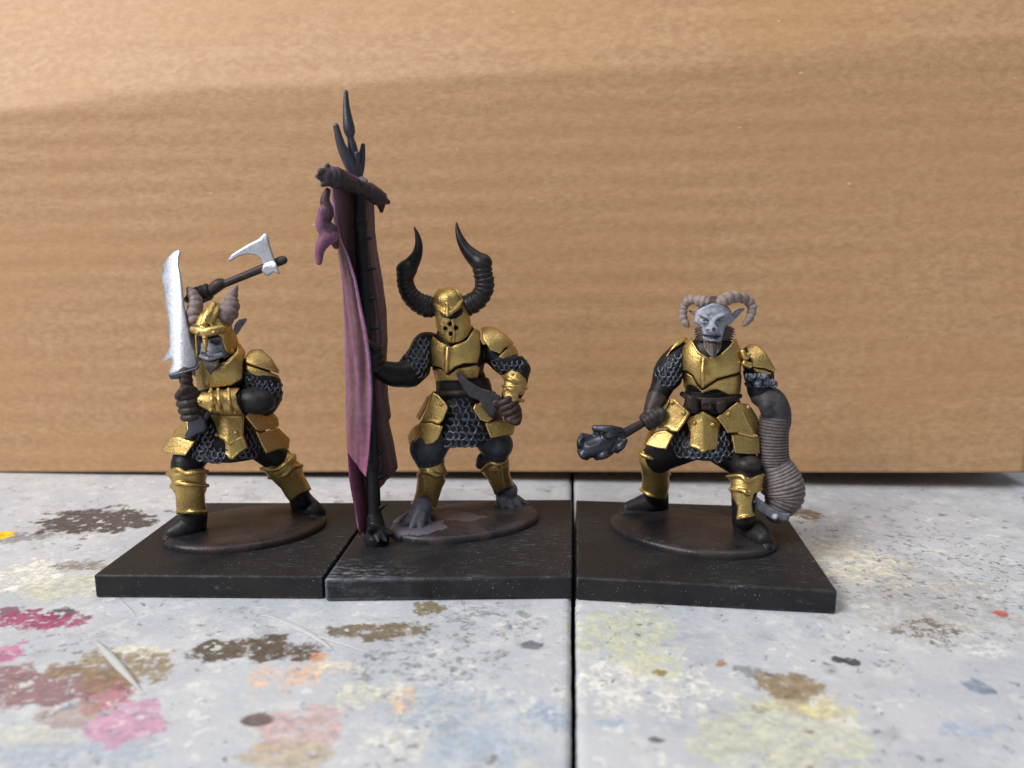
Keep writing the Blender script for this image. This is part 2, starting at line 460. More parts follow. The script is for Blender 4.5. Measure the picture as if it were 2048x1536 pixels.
MAT['oval_b'] = oval_mat('lavender_washed_oval_paint', ((0.022, 0.02, 0.023), (0.050, 0.036, 0.038)), (0.125, 0.112, 0.142), 0.85, 0.38,
    [(on_plane(px, py, BTOP)[0] + 0.6, on_plane(px, py, BTOP)[1] - 10.1, rx, ry) for px, py, rx, ry in ((835, 1070, .36, .26), (915, 1048, .34, .17), (1030, 1014, .34, .20), (930, 1006, .34, .10))])
MAT['oval_c'] = oval_mat('glossy_black_oval_paint', ((0.011, 0.012, 0.015), (0.024, 0.020, 0.020)), (0.04, 0.032, 0.03), 0.4, 0.28)

# cardboard
q = N('brown_cardboard'); v = q.co()
fib = q.noise(q.map(v, (1.0, 1, 1.7)), 7.0, 6, 0.66)
big = q.noise(q.map(v, (0.5, 1, 0.9)), 0.8, 4, 0.55)
c = q.mix(q.ramp(fib, 0.30, 0.72), (0.400, 0.222, 0.106), (0.500, 0.314, 0.170))
c = q.mix(q.mul(q.ramp(big, 0.35, 0.7), 0.5), c, (0.46, 0.247, 0.106))
c = q.mix(q.mul(q.ramp(q.voro(q.map(v, (1, 1, 2.2)), 1.7), 0.07, 0.02), q.ramp(q.noise(v, 2.1, 1), 0.5, 0.6)), c, (0.66, 0.48, 0.30))
c = q.mix(q.mul(q.ramp(q.voro(q.map(v, (1, 1, 1.6), (5, 0, 3)), 1.9), 0.06, 0.01), 0.55), c, (0.26, 0.13, 0.055))
MAT['card'] = q.set(Base_Color=c, Roughness=0.58, Specular_IOR_Level=0.45,
    Normal=q.bump(q.noise(q.map(v, (1, 1, 1.8)), 13, 5, 0.65), 0.5, 0.014))
q = N('torn_cardboard_edge'); v = q.co()
MAT['card_edge'] = q.set(Base_Color=q.mix(q.noise(v, 8, 4), (0.52, 0.36, 0.2), (0.34, 0.2, 0.1)), Roughness=0.85)

# paint-stained table top
NLAY = 3
def table_mat():
    q = N('paint_stained_table'); v = q.geo('Position')
    flat = q.map(v, (1, 1, 0))
    def split(col):
        sp = q.n('ShaderNodeSeparateColor'); q.put(sp.inputs[0], col); return sp.outputs
    fine, tone, fleck = split(q.noise(flat, 9, 5, 0.7, 'Color'))
    mid, m2, m3 = split(q.noise(flat, 3.2, 4, 0.62, 'Color'))
    wide, z1, z2 = split(q.noise(flat, 0.95, 3, 0.6, 'Color'))
    c = q.mix(q.ramp(wide, 0.35, 0.65), (0.450, 0.470, 0.508), (0.522, 0.536, 0.562))
    c = q.mix(q.mul(q.ramp(fine, 0.54, 0.66), 0.38), c, (0.68, 0.68, 0.665))
    c = q.mix(q.mul(q.ramp(m2, 0.54, 0.66), 0.40), c, (0.68, 0.68, 0.64))
    c = q.mix(q.mul(q.mul(q.ramp(m3, 0.52, 0.66), q.ramp(z1, 0.42, 0.6)), 0.55), c, (0.30, 0.305, 0.315))
    for lay in range(NLAY):
        at = q.n('ShaderNodeAttribute', attribute_name='stain%d' % lay)
        ga = q.n('ShaderNodeAttribute', attribute_name='gap%d' % lay)
        sp = q.n('ShaderNodeSeparateXYZ'); q.put(sp.inputs[0], ga.outputs['Vector'])
        d = q.mul(sp.outputs[0], 3.0)
        nz = q.mul(q.mul(q.mul((fine, tone, fleck)[lay], -0.5, 'ADD'), 1.3), q.mul(q.mul((mid, m2, m3)[lay], -0.5, 'ADD'), 2.6), 'ADD')
        k = q.ramp(q.mul(d, nz, 'ADD'), 1.16, 0.80)
        hole = (tone, fleck, fine)[lay]
        gapk = q.ramp(q.mul(hole, q.mul(sp.outputs[1], 0.2), 'SUBTRACT'), 0.30, 0.42)
        k = q.mul(q.mul(k, gapk), sp.outputs[2])
        tint = q.mix(1.0, at.outputs['Color'], q.mix(q.ramp((fleck, fine, tone)[lay], 0.3, 0.7), (0.66, 0.66, 0.68), (1.32, 1.3, 1.26)), 'MULTIPLY')
        c = q.mix(k, c, tint)
    warp = q.vec(q.vec(q.n('ShaderNodeTexNoise').outputs['Color'], (0.5, 0.5, 0.5), 'SUBTRACT'), (1, 1, 0), 'MULTIPLY')
    wn = warp.node.inputs[0].links[0].from_node.inputs[0].links[0].from_node
    q.put(wn.inputs['Vector'], flat); wn.inputs['Scale'].default_value = 6; wn.inputs['Detail'].default_value = 3
    # flecks of dried paint
    for sc, off, th, zone, (a, b), col in ((7.0, 0, 0.13, z2, (0.44, 0.60), (0.11, 0.112, 0.12)), (4.2, 3, 0.13, z1, (0.52, 0.60), (0.14, 0.115, 0.09)),
                                   (5.5, 8, 0.20, wide, (0.46, 0.58), (0.70, 0.70, 0.67)), (3.3, 5, 0.10, z2, (0.54, 0.60), (0.14, 0.20, 0.29)), (10.0, 13, 0.12, m3, (0.46, 0.58), (0.17, 0.17, 0.175))):
        w2 = q.vec(q.map(flat, (1, 1, 0), (off, off * 1.7, 0)), q.vec(warp, (0.30, 0.30, 0), 'MULTIPLY'))
        k = q.mul(q.ramp(q.voro(w2, sc), th + 0.07, th - 0.02), q.ramp(zone, a, b))
        c = q.mix(q.mul(k, 0.72), c, col)
    relief = q.noise(flat, 10, 3, 0.7)
    return q.set(Base_Color=c, Roughness=q.ramp(mid, 0.3, 0.7, 0.32, 0.55), Specular_IOR_Level=0.45, Normal=q.bump(relief, 0.45, 0.02))
BLOBS = [  # photo pixel x, y, half-width, half-height, colour, density, gaps
    (190, 1042, 118, 24, (0.055, 0.045, 0.043), .95, 0.0, .5), (235, 1030, 40, 9, (0.33, 0.33, 0.36), .6, .5),
    (0, 1071, 24, 9, (0.85, 0.55, 0.01), 1, 0), (40, 1150, 62, 34, (0.72, 0.70, 0.62), .9, .5),
    (165, 1132, 70, 11, (0.20, 0.16, 0.12), .8, .55), (140, 1172, 90, 24, (0.56, 0.56, 0.42), .7, .3),
    (30, 1075, 60, 12, (0.16, 0.15, 0.14), .7, .4),
    (75, 1240, 85, 18, (0.30, 0.035, 0.12), .9, .35), (125, 1226, 36, 16, (0.07, 0.05, 0.07), .9, .3), (10, 1225, 24, 10, (0.16, 0.04, 0.09), .8, .2),
    (245, 1335, 105, 38, (0.27, 0.20, 0.11), .85, .3), (275, 1302, 45, 14, (0.70, 0.66, 0.54), .8, .4),
    (70, 1372, 140, 44, (0.24, 0.115, 0.125), .85, .25), (215, 1385, 55, 34, (0.40, 0.13, 0.16), .75, .2), (10, 1310, 30, 22, (0.50, 0.12, 0.27), .8, .3),
    (245, 1445, 78, 40, (0.50, 0.23, 0.36), .75, .2), (140, 1430, 80, 25, (0.33, 0.22, 0.18), .6, .3),
    (150, 1510, 170, 36, (0.36, 0.41, 0.50), .6, .4), (60, 1480, 80, 30, (0.58, 0.57, 0.48), .6, .4),
    (500, 1300, 118, 25, (0.105, 0.078, 0.052), .95, .22, .5), (755, 1264, 112, 16, (0.17, 0.13, 0.075), .92, .25, .5), (858, 1217, 34, 13, (0.19, 0.145, 0.07), .9, .1),
    (525, 1358, 28, 30, (0.70, 0.47, 0.33), .7, .6), (610, 1350, 58, 24, (0.72, 0.47, 0.31), .75, .6), (668, 1335, 40, 16, (0.68, 0.64, 0.52), .7, .4),
    (635, 1314, 17, 8, (0.58, 0.30, 0.17), .9, 0),
    (590, 1455, 85, 50, (0.56, 0.36, 0.33), .65, .35), (512, 1440, 34, 12, (0.12, 0.075, 0.065), .85, .2), (575, 1510, 80, 26, (0.45, 0.36, 0.24), .7, .3),
    (800, 1490, 75, 30, (0.68, 0.67, 0.60), .7, .5), (805, 1400, 26, 45, (0.72, 0.50, 0.30), .7, .55), (730, 1390, 70, 28, (0.67, 0.65, 0.52), .7, .5),
    (900, 1420, 150, 60, (0.30, 0.38, 0.48), .6, .75), (960, 1490, 120, 34, (0.36, 0.46, 0.57), .6, .55), (850, 1325, 130, 46, (0.13, 0.14, 0.15), .6, .95), (960, 1240, 110, 40, (0.16, 0.15, 0.13), .6, 1.0),
    (1245, 1265, 110, 48, (0.55, 0.56, 0.36), .62, .5, .6), (1295, 1325, 70, 30, (0.58, 0.58, 0.36), .6, .5), (1280, 1370, 140, 60, (0.72, 0.71, 0.66), .75, .6),
    (1560, 1470, 180, 75, (0.57, 0.57, 0.40), .6, .25, .5), (1585, 1372, 70, 26, (0.26, 0.19, 0.105), .9, .2, .5), (1590, 1410, 60, 24, (0.43, 0.35, 0.18), .7, .25), (1640, 1420, 60, 26, (0.66, 0.60, 0.33), .7, .3),
    (1862, 1266, 66, 26, (0.15, 0.115, 0.085), .85, .7), (1975, 1300, 55, 16, (0.70, 0.70, 0.68), .75, .5), (1678, 1320, 16, 8, (0.055, 0.058, 0.075), .95, 0), (1706, 1325, 16, 8, (0.055, 0.058, 0.075), .95, 0),
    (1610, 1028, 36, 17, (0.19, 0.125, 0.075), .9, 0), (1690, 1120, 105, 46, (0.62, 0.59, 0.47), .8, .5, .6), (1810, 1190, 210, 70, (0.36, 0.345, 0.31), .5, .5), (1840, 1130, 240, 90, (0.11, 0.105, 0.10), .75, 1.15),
    (2004, 1228, 13, 6, (0.50, 0.09, 0.06), .9, 0), (1945, 1458, 70, 18, (0.27, 0.36, 0.52), .6, .5), (1095, 1432, 60, 26, (0.27, 0.38, 0.52), .7, .5), (1225, 1447, 28, 9, (0.30, 0.40, 0.54), .6, .3),
    (1440, 1328, 14, 7, (0.42, 0.22, 0.10), .9, 0), (1320, 1345, 14, 6, (0.26, 0.19, 0.09), .9, 0), (1315, 1480, 26, 8, (0.10, 0.10, 0.115), .9, .1), (1520, 1418, 16, 7, (0.10, 0.09, 0.07), .9, 0),
    (1960, 1372, 22, 18, (0.16, 0.22, 0.30), .8, .2), (1500, 1342, 30, 14, (0.15, 0.16, 0.17), .7, .5), (1060, 1290, 30, 9, (0.09, 0.10, 0.12), .8, .2),
]
MAT['table'] = table_mat()
q = N('dark_seam_backing'); MAT['seam_backing'] = q.set(Base_Color=q.mix(q.noise(q.co(), 3, 4), (0.02, 0.017, 0.014), (0.045, 0.036, 0.03)), Roughness=0.8)  # dark colour for the sheet added below the seam
q = N('dry_paint_film'); v = q.co()
MAT['film'] = q.set(Base_Color=q.mix(q.noise(v, 8, 3), (0.62, 0.63, 0.64), (0.80, 0.80, 0.79)), Roughness=0.25, Alpha=0.55)
# ------------------------------------------------------------------ the table: two painted-over boards that meet at a seam
def seam(y): return 0.477 + (y - 5.855) * 0.0683
table = bpy.data.objects.new('table', None); COL.objects.link(table); table['kind'] = 'structure'
def stain_layers(P):
    """colour and reach of every dried paint stain at the table's mesh points"""
    n = len(P); out = []
    lays = [[] for _ in range(NLAY)]
    for b in BLOBS:
        p = on_plane(b[0], b[1], 0); sx = abs(on_plane(b[0] + b[2], b[1], 0)[0] - p[0])
        sy = abs(on_plane(b[0], b[1] - b[3], 0)[1] - on_plane(b[0], b[1] + b[3], 0)[1]) / 2
        e = (p[0], p[1], sx, sy, b)
        ov = [sum(1 for o in L if abs(o[0] - p[0]) < 1.25 * (o[2] + sx) and abs(o[1] - p[1]) < 1.25 * (o[3] + sy)) for L in lays]
        k = min(range(NLAY), key=lambda i: (ov[i], -i)); lays[k].append(e)
    for L in lays:
        col = np.ones((n, 4), np.float32) * .5; gap = np.zeros((n, 3), np.float32); best = np.full(n, 9.0)
        for x, y, sx, sy, b in L:
            d = np.hypot((P[:, 0] - x) / sx, (P[:, 1] - y) / sy); m = d < best
            best = np.where(m, d, best); col[m, :3] = b[4]; gap[m, 1] = b[6]; gap[m, 2] = b[5]
        gap[:, 0] = np.minimum(best, 3.0) / 3.0
        out.append((col, gap))
    return out
def board(name, sgn):
    ys = np.unique(np.concatenate([np.linspace(-20, 4.5, 30), np.arange(4.5, 15, 0.05), np.linspace(15, 50, 40)])); V = []
    g = 0.026
    prof = [(0.10, -1.2), (0.0, -1.2), (0.0, -0.05), (0.014, -0.016), (0.05, 0.0)] + [(x, 0.0) for x in np.arange(0.1, 10.5, 0.06)] + [(x, 0.0) for x in np.linspace(11, 60, 30)]
    rnd = random.Random(4 + sgn)
    for y in ys:
        j = rnd.uniform(-0.006, 0.006)
        for dx, z in prof: V.append((seam(y) + sgn * (g + dx + (j if dx < 0.09 else 0)), y, z))
    m = len(prof); F = []
    for i in range(len(ys) - 1):
        for k in range(m - 1):
            a, b, c, d = i * m + k, i * m + k + 1, (i + 1) * m + k + 1, (i + 1) * m + k
            F.append((a, b, c, d) if sgn > 0 else (d, c, b, a))
    o = mesh_obj(name, V, F, MAT['table'], table, smooth=True)
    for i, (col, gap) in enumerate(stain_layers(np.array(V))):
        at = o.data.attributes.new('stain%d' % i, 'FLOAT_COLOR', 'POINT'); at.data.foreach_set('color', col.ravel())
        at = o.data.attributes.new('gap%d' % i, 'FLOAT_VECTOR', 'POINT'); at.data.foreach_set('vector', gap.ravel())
    return o
board('board', -1); board('board', 1)
mesh_obj('seam_backing', [(-60, -20, -0.9), (60, -20, -0.9), (60, 50, -0.9), (-60, 50, -0.9)], [(0, 1, 2, 3)], MAT['seam_backing'], table)  # dark sheet added beneath the boards to block light through the seam

def sliver(pts, wid, lift):
    P = [on_plane(x, y, 0.006) for x, y in pts]; n = 14
    C = spline([list(p) for p in P], n); V = []; F = []
    for i, p in enumerate(C):
        t = C[min(i + 1, n - 1)] - C[max(i - 1, 0)]; t /= np.linalg.norm(t)
        s = np.array([-t[1], t[0], 0]); w = wid * math.sin(math.pi * (0.06 + 0.94 * i / (n - 1))) ** 0.7
        V += [p - s * w * .5, p + s * w * .5 + np.array([0, 0, lift * math.sin(math.pi * i / (n - 1))])]
        if i: F.append((2 * i - 2, 2 * i - 1, 2 * i + 1, 2 * i))
    o = mesh_obj('peeling_film', V, F, MAT['film'], table, True)
    md = o.modifiers.new('thickness', 'SOLIDIFY'); md.thickness = 0.004
sliver([(192, 1282), (218, 1312), (245, 1342), (285, 1384)], 0.075, 0.02)
sliver([(545, 1232), (600, 1258), (640, 1282), (668, 1302)], 0.05, 0.015)
sliver([(520, 1231), (548, 1236), (600, 1262), (690, 1290), (770, 1318)], 0.022, 0.010)
sliver([(236, 1198), (252, 1212), (270, 1228)], 0.022, 0.006)

# ------------------------------------------------------------------ cardboard box standing behind, its far end a little raised
bl = np.array([-9.72, 13.62, 0.0]); br = np.array([7.93, 12.58, 0.31])
BL = float(np.linalg.norm(br - bl)); ex = Vector((br - bl) / BL)
ey = Vector((-ex.y, ex.x, 0)).normalized(); ez = ex.cross(ey)
box = thing('cardboard_box', bl, 'large brown corrugated cardboard box standing behind the painted figurines', 'box')
box.rotation_euler = Matrix((ex, ey, ez)).transposed().to_euler()
BH, BD = 11.5, 11.0
nx, nz = 150, 300
M3 = np.array(Matrix((ex, ey, ez)))          # rows: local axes in world
V = []; F = []
zs = np.linspace(0, BH, nz + 1)
for z in zs:
    wz = bl + M3[0] * BL + M3[2] * z; v = to_px(*wz)[1]
    notch = 322 < v < 486
    xr = BL - (0.085 + 0.012 * mnoise.noise(Vector((0, 0, z * 9))) if notch else 0.012 + 0.02 * mnoise.noise(Vector((3, 0, z * 5))))
    for i in range(nx + 1):
        x = xr * i / nx
        ph = 2 * math.pi * z / 0.36 + 0.8 * mnoise.noise(Vector((x * .25, 0, z * .15)))
        am = 0.0040 * (0.75 + 0.5 * mnoise.noise(Vector((x * .35, 5, z * .3))))
        y = am * math.sin(ph) + 0.05 * mnoise.noise(Vector((x * .16, 2, z * .22))) + 0.006 * mnoise.noise(Vector((x * 1.5, 9, z * 3.5)))
        zc = 5.72 + 0.035 * x + 0.12 * mnoise.noise(Vector((x * .3, 1, 7)))     # the score line where the sheet bends back
        t = z - zc
        y += 0.46 * (1 - 0.55 * x / BL) * (math.sqrt(t * t + 0.004) + t) / 2
        V.append((x, y, z))
for k in range(nz):
    for i in range(nx):
        a = k * (nx + 1) + i; F.append((a, a + 1, a + nx + 2, a + nx + 1))
o = mesh_obj('front_panel', V, F, MAT['card'], box, True)
md = o.modifiers.new('thickness', 'SOLIDIFY'); md.thickness = 0.22; md.offset = -1
def slab(name, lo, hi, parent=box, mat='card'):
    (a, b, c), (d, e, f) = lo, hi
    V = [(a, b, c), (d, b, c), (d, e, c), (a, e, c), (a, b, f), (d, b, f), (d, e, f), (a, e, f)]
    return mesh_obj(name, V, [(3, 2, 1, 0), (4, 5, 6, 7), (0, 1, 5, 4), (1, 2, 6, 5), (2, 3, 7, 6), (3, 0, 4, 7)], MAT[mat], parent)
slab('side_panel', (BL + 0.01, 0.30, 0.02), (BL + 0.22, BD, BH)); slab('side_panel', (0, 0.30, 0.02), (0.2, BD, BH))
slab('back_panel', (0.21, BD - 0.2, 0.02), (BL, BD, BH))
slab('top_flap', (0, 1.45, BH + 0.005), (BL + .2, BD, BH + 0.2))
slab('bottom_flap', (0.21, 0.26, 0.004), (BL, BD - 0.21, 0.2))
slab('folded_flap', (BL - 5, 5.0, -0.20), (BL - 1.5, BD - 0.5, 0.0))

# ------------------------------------------------------------------ bits shared by the figurines
def rivet_mesh():
    bm = bmesh.new(); bmesh.ops.create_uvsphere(bm, u_segments=10, v_segments=6, radius=1.0)
    me = bpy.data.meshes.new('rivet'); bm.to_mesh(me); bm.free(); me.materials.append(MAT['gold'])
    me.polygons.foreach_set('use_smooth', np.ones(len(me.polygons), bool)); return me
RIVET = rivet_mesh()
def ring_mesh(deg, seed):
    rnd = random.Random(seed); V = []; F = []; n, m = 11, 5
    for i in range(n):
        t = math.radians(-deg / 2 + deg * i / (n - 1) - 90 + rnd.uniform(-4, 4)); rr = 0.33 * (1 if 0 < i < n - 1 else 0.5)
        for j in range(m):
            p = 2 * math.pi * j / m; q = 1 + rr * math.cos(p)
            V.append((q * math.cos(t), q * math.sin(t) * 1.08, rr * math.sin(p)))
    for i in range(n - 1):
        for j in range(m): F.append((i * m + j, i * m + (j + 1) % m, (i + 1) * m + (j + 1) % m, (i + 1) * m + j))
    me = bpy.data.meshes.new('ring'); me.from_pydata(V, [], F); me.update(); me.materials.append(MAT['ring'])
    me.polygons.foreach_set('use_smooth', np.ones(len(me.polygons), bool)); return me
RINGS = [ring_mesh(d, i) for i, d in enumerate((250, 225, 270, 210))]
def rings(sc, outline, du, dv, rad, parent, root, roll=0.0, seed=1, tilt=0.35, lift=0.0):
    rnd = random.Random(seed); P = np.array(outline, float); lo, hi = P.min(0), P.max(0)
    row = 0; v = lo[1]
    while v < hi[1]:
        u = lo[0] + (du / 2 if row % 2 else 0)
        while u < hi[0]:
            if poly_sdf(np.array([u]), np.array([v]), P)[0] < 0:
                h = sc.hit(u + rnd.uniform(-.1, .1) * du, v + rnd.uniform(-.1, .1) * dv)
                if h is not None:
                    p, n = h; r = sc.fr.r(rad)
                    M = frame_matrix(p + n * (r * 0.12 + lift) - root, n, roll=roll + rnd.uniform(-.35, .35), scale=r * rnd.uniform(.88, 1.1))
                    M = M @ Matrix.Rotation(tilt * rnd.uniform(.5, 1.3), 4, 'X') @ Matrix.Rotation(rnd.uniform(-.25, .25), 4, 'Y')
                    share('ring', rnd.choice(RINGS), parent, M)
            u += du
        v += dv; row += 1
def rivet(sc, zx, zy, rad, parent, root):
    h = sc.hit(zx, zy)
    if h is None: return
    p, n = h; r = sc.fr.r(rad)
    share('rivet', RIVET, parent, frame_matrix(p + n * r * 0.1 - root, n, scale=r))

def square_base(parent, root, corners, mat, bev=0.02):
    bm = bmesh.new(); R = Vector(root)
    top = [bm.verts.new(Vector((x, y, BTOP)) - R) for x, y in corners]
    bot = [bm.verts.new(Vector((x, y, 0.004)) - R) for x, y in corners]
    bm.faces.new(top); bm.faces.new(bot[::-1])
    for i in range(4): bm.faces.new((bot[i], bot[(i + 1) % 4], top[(i + 1) % 4], top[i]))
    bmesh.ops.bevel(bm, geom=bm.edges[:], offset=bev, segments=3, profile=0.5, affect='EDGES')
    bmesh.ops.recalc_face_normals(bm, faces=bm.faces[:])
    me = bpy.data.meshes.new('square_base'); bm.to_mesh(me); bm.free(); me.materials.append(mat)
    for p in me.polygons: p.use_smooth = p.area < 0.2
    o = bpy.data.objects.new('square_base', me); COL.objects.link(o); o.parent = parent
    return o
def oval_base(parent, root, A, B, C, mat, height=0.105, seed=0):
    z = BTOP + 0.002
    a, b, c = (on_plane(*p, z) for p in (A, B, C))
    ctr = (a + b) / 2; ax = (b - a) / 2; la = np.linalg.norm(ax); ux = ax / la; uy = np.array([-ux[1], ux[0], 0])
    q = c - ctr; s = q @ ux / la; lb = abs(q @ uy) / math.sqrt(max(0.05, 1 - s * s))
    prof = [(1.0, 0.0), (1.0, .30), (.992, .52), (.972, .72), (.94, .86), (.89, .95), (.80, 1.0), (.6, 1.03), (.35, 1.05), (.12, 1.06)]
    n = 96; V = []; F = []
    for k, (rr, hh) in enumerate(prof):
        for i in range(n):
            t = 2 * math.pi * i / n
            w = 1 + 0.02 * mnoise.noise(Vector((math.cos(t) * 1.5, math.sin(t) * 1.5, seed)))
            p = ctr + ux * la * rr * w * math.cos(t) + uy * lb * rr * w * math.sin(t)
            dz = 0.02 * mnoise.noise(Vector((p[0] * 2.5, p[1] * 2.5, seed))) if k > 4 else 0
            V.append((p[0], p[1], z + height * hh + dz * min(1, (k - 4) / 3)))
        if k:
            for i in range(n): F.append(((k - 1) * n + i, (k - 1) * n + (i + 1) % n, k * n + (i + 1) % n, k * n + i))
    F.append(tuple((len(prof) - 1) * n + i for i in range(n)))
    return mesh_obj('oval_base', V, F, mat, parent, True, root)
GROUP = 'painted warrior figurines on square bases'
BROWN = (0.048, 0.036, 0.033); HORN = (0.22, 0.175, 0.165); GREY = (0.30, 0.32, 0.38)
def thing_part(name, parent):
    o = bpy.data.objects.new(name, None); COL.objects.link(o); o.parent = parent; o.empty_display_size = 0.2
    return o
# ------------------------------------------------------------------ figurine with the raised axe and the broad sword
za = Frame(280, 440, 3.84, 10.15)
def figurine_axe():
    cs = [(-4.64, 8.842), (-2.095, 8.80), (-1.885, 11.285), (-4.444, 11.285)]
    root = np.array([-3.27, 10.05, 0.0])
    T = thing('axe_warrior_figurine', root, 'gold armoured horned figurine raising an axe behind its head and gripping an upright broad sword', 'figurine', GROUP)
    square_base(T, root, cs, MAT['base'])
    oval_base(T, root, (325, 1086), (652, 1038), (420, 1109), MAT['oval_a'], seed=1)
    f = za; g = f.ground
    # body
    b = Sculpt(f, 0.0115)
    b.tube([(650, 1560, 0, 165), (640, 1400, 3, 165), (640, 1240, 8, 175), (630, 1120, 8, 150)], flat=1.2)
    b.tube([(600, 1090, 12, 85), (565, 960, 20, 80)])
    b.ell((560, 890, 22), (115, 125, 110))
    b.tube([(470, 1130, -18, 85), (400, 900, -45, 70), (420, 690, -36, 58), (445, 560, -22, 50)], col=BROWN)
    b.tube([(860, 1160, 3, 110), (985, 1330, 12, 98), (955, 1410, 22, 92)])
    b.tube([(955, 1405, 24, 92), (760, 1400, 46, 84), (560, 1402, 60, 66), (440, 1402, 66, 60)])
    b.ell((650, 1600, 0), (190, 150, 150))
    b.tube([(540, 1640, 5, 125), (380, 1840, 32, 122), (365, 1960, 44, 108), (385, 2140, 44, 88), (392, 2290, g(392, 2400) - 5, 80)])
    b.tube([(790, 1640, -5, 125), (1010, 1800, -28, 112), (1100, 1880, -42, 100), (1200, 2050, -58, 84), (1240, 2150, -62, 80)])
    # face under the helmet: snout, lips
    b.tube([(590, 950, 28, 92), (545, 1000, 46, 70), (520, 1035, 52, 52)], col=GREY)
    b.tube([(640, 960, 20, 60), (640, 1030, 25, 45)], col=GREY)
    b.tube([(470, 1045, 60, 16), (540, 1062, 68, 18), (620, 1035, 56, 18)], 2, GREY)
    b.tube([(475, 1028, 64, 6), (540, 1040, 72, 7), (600, 1020, 66, 6)], 1, (0.05, 0.05, 0.06), 's')
    b.ell((540, 1004, 70), (14, 10, 14), 1, (0.04, 0.04, 0.05), 's'); b.ell((497, 1010, 66), (11, 9, 14), 1, (0.04, 0.04, 0.05), 's')
    b.ell((585, 935, 52), (34, 18, 16), 2, (0.10, 0.105, 0.13), 's')
    # hands
    b.fist((352, 1315, 74), (405, 1530, 72), 42, 31, side=1, col=BROWN)
    b.fist((400, 590, -18), (540, 535, -18), 26, 24, side=-1, col=(0.03, 0.026, 0.025))
    b.build('body', MAT['body'], T, root)
    # ears
    e = Sculpt(f, 0.009); e.plate([(712, 870), (730, 800), (760, 765), (818, 752), (822, 772), (780, 830), (745, 885)], 8, 8, su=-10, bow=4, col=(0.17, 0.18, 0.23)); e.build('ear', MAT['body'], T, root)
    e = Sculpt(f, 0.009); e.plate([(322, 782), (350, 785), (410, 812), (405, 845), (370, 830), (340, 805)], 22, 7, su=8, col=(0.17, 0.18, 0.23)); e.build('ear', MAT['body'], T, root)
    # beard
    e = Sculpt(f, 0.008)
    for i, x in enumerate((505, 525, 546, 566, 588)):
        e.tube([(x, 1070, 58, 18), (x + 2, 1120, 70, 16), (540 + (x - 546) * .35, 1185 - abs(i - 2) * 12, 74, 7)], 1.5, BROWN)
    e.build('beard', MAT['horn'], T, root)
    # helmet
    h = Sculpt(f, 0.0085)
    h.ell((560, 850, 22), (140, 165, 130))
    h.clip([(395, 860), (420, 700), (560, 640), (740, 700), (770, 860), (755, 1010), (700, 1035), (655, 1010), (640, 930), (600, 880), (520, 900), (440, 890), (405, 850)])
    h.tube([(560, 655, 34, 30), (525, 730, 52, 36), (492, 800, 62, 28)], 3)                       # crest band
    h.tube([(600, 655, 26, 20), (580, 720, 46, 22), (545, 790, 58, 18)], 3)
    h.tube([(412, 840, 48, 30), (455, 850, 62, 36), (500, 860, 68, 34), (560, 850, 64, 38), (625, 835, 52, 34)], 4)   # brow
    h.tube([(497, 880, 70, 20), (503, 950, 76, 17), (500, 1005, 78, 13)], 3)                      # nasal
    h.tube([(432, 890, 60, 9), (434, 980, 64, 8), (436, 1050, 60, 8)], 2)
    h.plate([(625, 850), (700, 820), (740, 880), (762, 960), (745, 1020), (700, 1038), (655, 1005), (630, 930)], 34, 9, su=-22, bow=5, ku=4)
    ho = h.build('helmet', MAT['gold'], T, root)
    for x, y in ((445, 865), (567, 862), (497, 790), (497, 905), (705, 1005)): rivet(h, x, y, 17, ho, root)
    # horns
    s = Sculpt(f, 0.0085); s.tube([(435, 800, 32, 50), (412, 735, 28, 52), (425, 665, 22, 50), (425, 610, 16, 44), (395, 555, 12, 34), (372, 528, 10, 20)], col=HORN, ribs=6, amp=.13); s.build('horn', MAT['horn'], T, root)
    s = Sculpt(f, 0.0085); s.tube([(610, 790, 26, 62), (668, 715, 20, 74), (698, 655, 14, 60), (705, 600, 10, 44), (722, 550, 8, 30), (748, 503, 8, 8)], col=HORN, ribs=6, amp=.12); s.build('horn', MAT['horn'], T, root)
    # breastplate, collar
    p = Sculpt(f, 0.0095)
    p.tube([(640, 1270, 10, 205), (640, 1150, 13, 205), (650, 1050, 8, 150)], flat=1.15)
    p.clip([(420, 1110), (470, 1075), (560, 1120), (660, 1085), (740, 1010), (745, 935), (800, 960), (815, 1010), (790, 1100), (790, 1220), (700, 1270), (560, 1290), (440, 1310)])
    p.tube([(520, 1160, 58, 10), (516, 1260, 60, 10)], 5)
    p.tube([(560, 1150, 50, 9), (670, 1105, 56, 9), (750, 1030, 40, 9)], 2)
    p.build('breastplate', MAT['gold'], T, root)
    # shoulder guard, two overlapping plates
    p = Sculpt(f, 0.0095)
    p.ell((890, 1180, -4), (215, 205, 165), rot=(0, 0, 0.35))
    p.clip([(808, 1050), (850, 995), (930, 990), (1010, 1060), (1070, 1155), (1068, 1180), (1000, 1158), (880, 1120), (815, 1100)])
    po = p.build('shoulder_guard', MAT['gold'], T, root)
    p = Sculpt(f, 0.0095)
    p.ell((892, 1190, -5), (200, 190, 158), rot=(0, 0, 0.3))
    p.clip([(815, 1108), (880, 1130), (1000, 1170), (1065, 1195), (1080, 1225), (1075, 1252), (990, 1240), (900, 1200), (850, 1180), (818, 1150)])
    p.build('lower_plate', MAT['gold'], po, root)
    # mail sleeve
    m = Sculpt(f, 0.011)
    m.tube([(880, 1170, 0, 130), (975, 1290, 8, 118), (1005, 1400, 8, 85)])
    m.clip([(780, 1160), (1085, 1200), (1095, 1380), (1060, 1430), (1020, 1440), (1010, 1370), (900, 1300), (790, 1290)])
    mo = m.build('mail_sleeve', MAT['mail'], T, root)
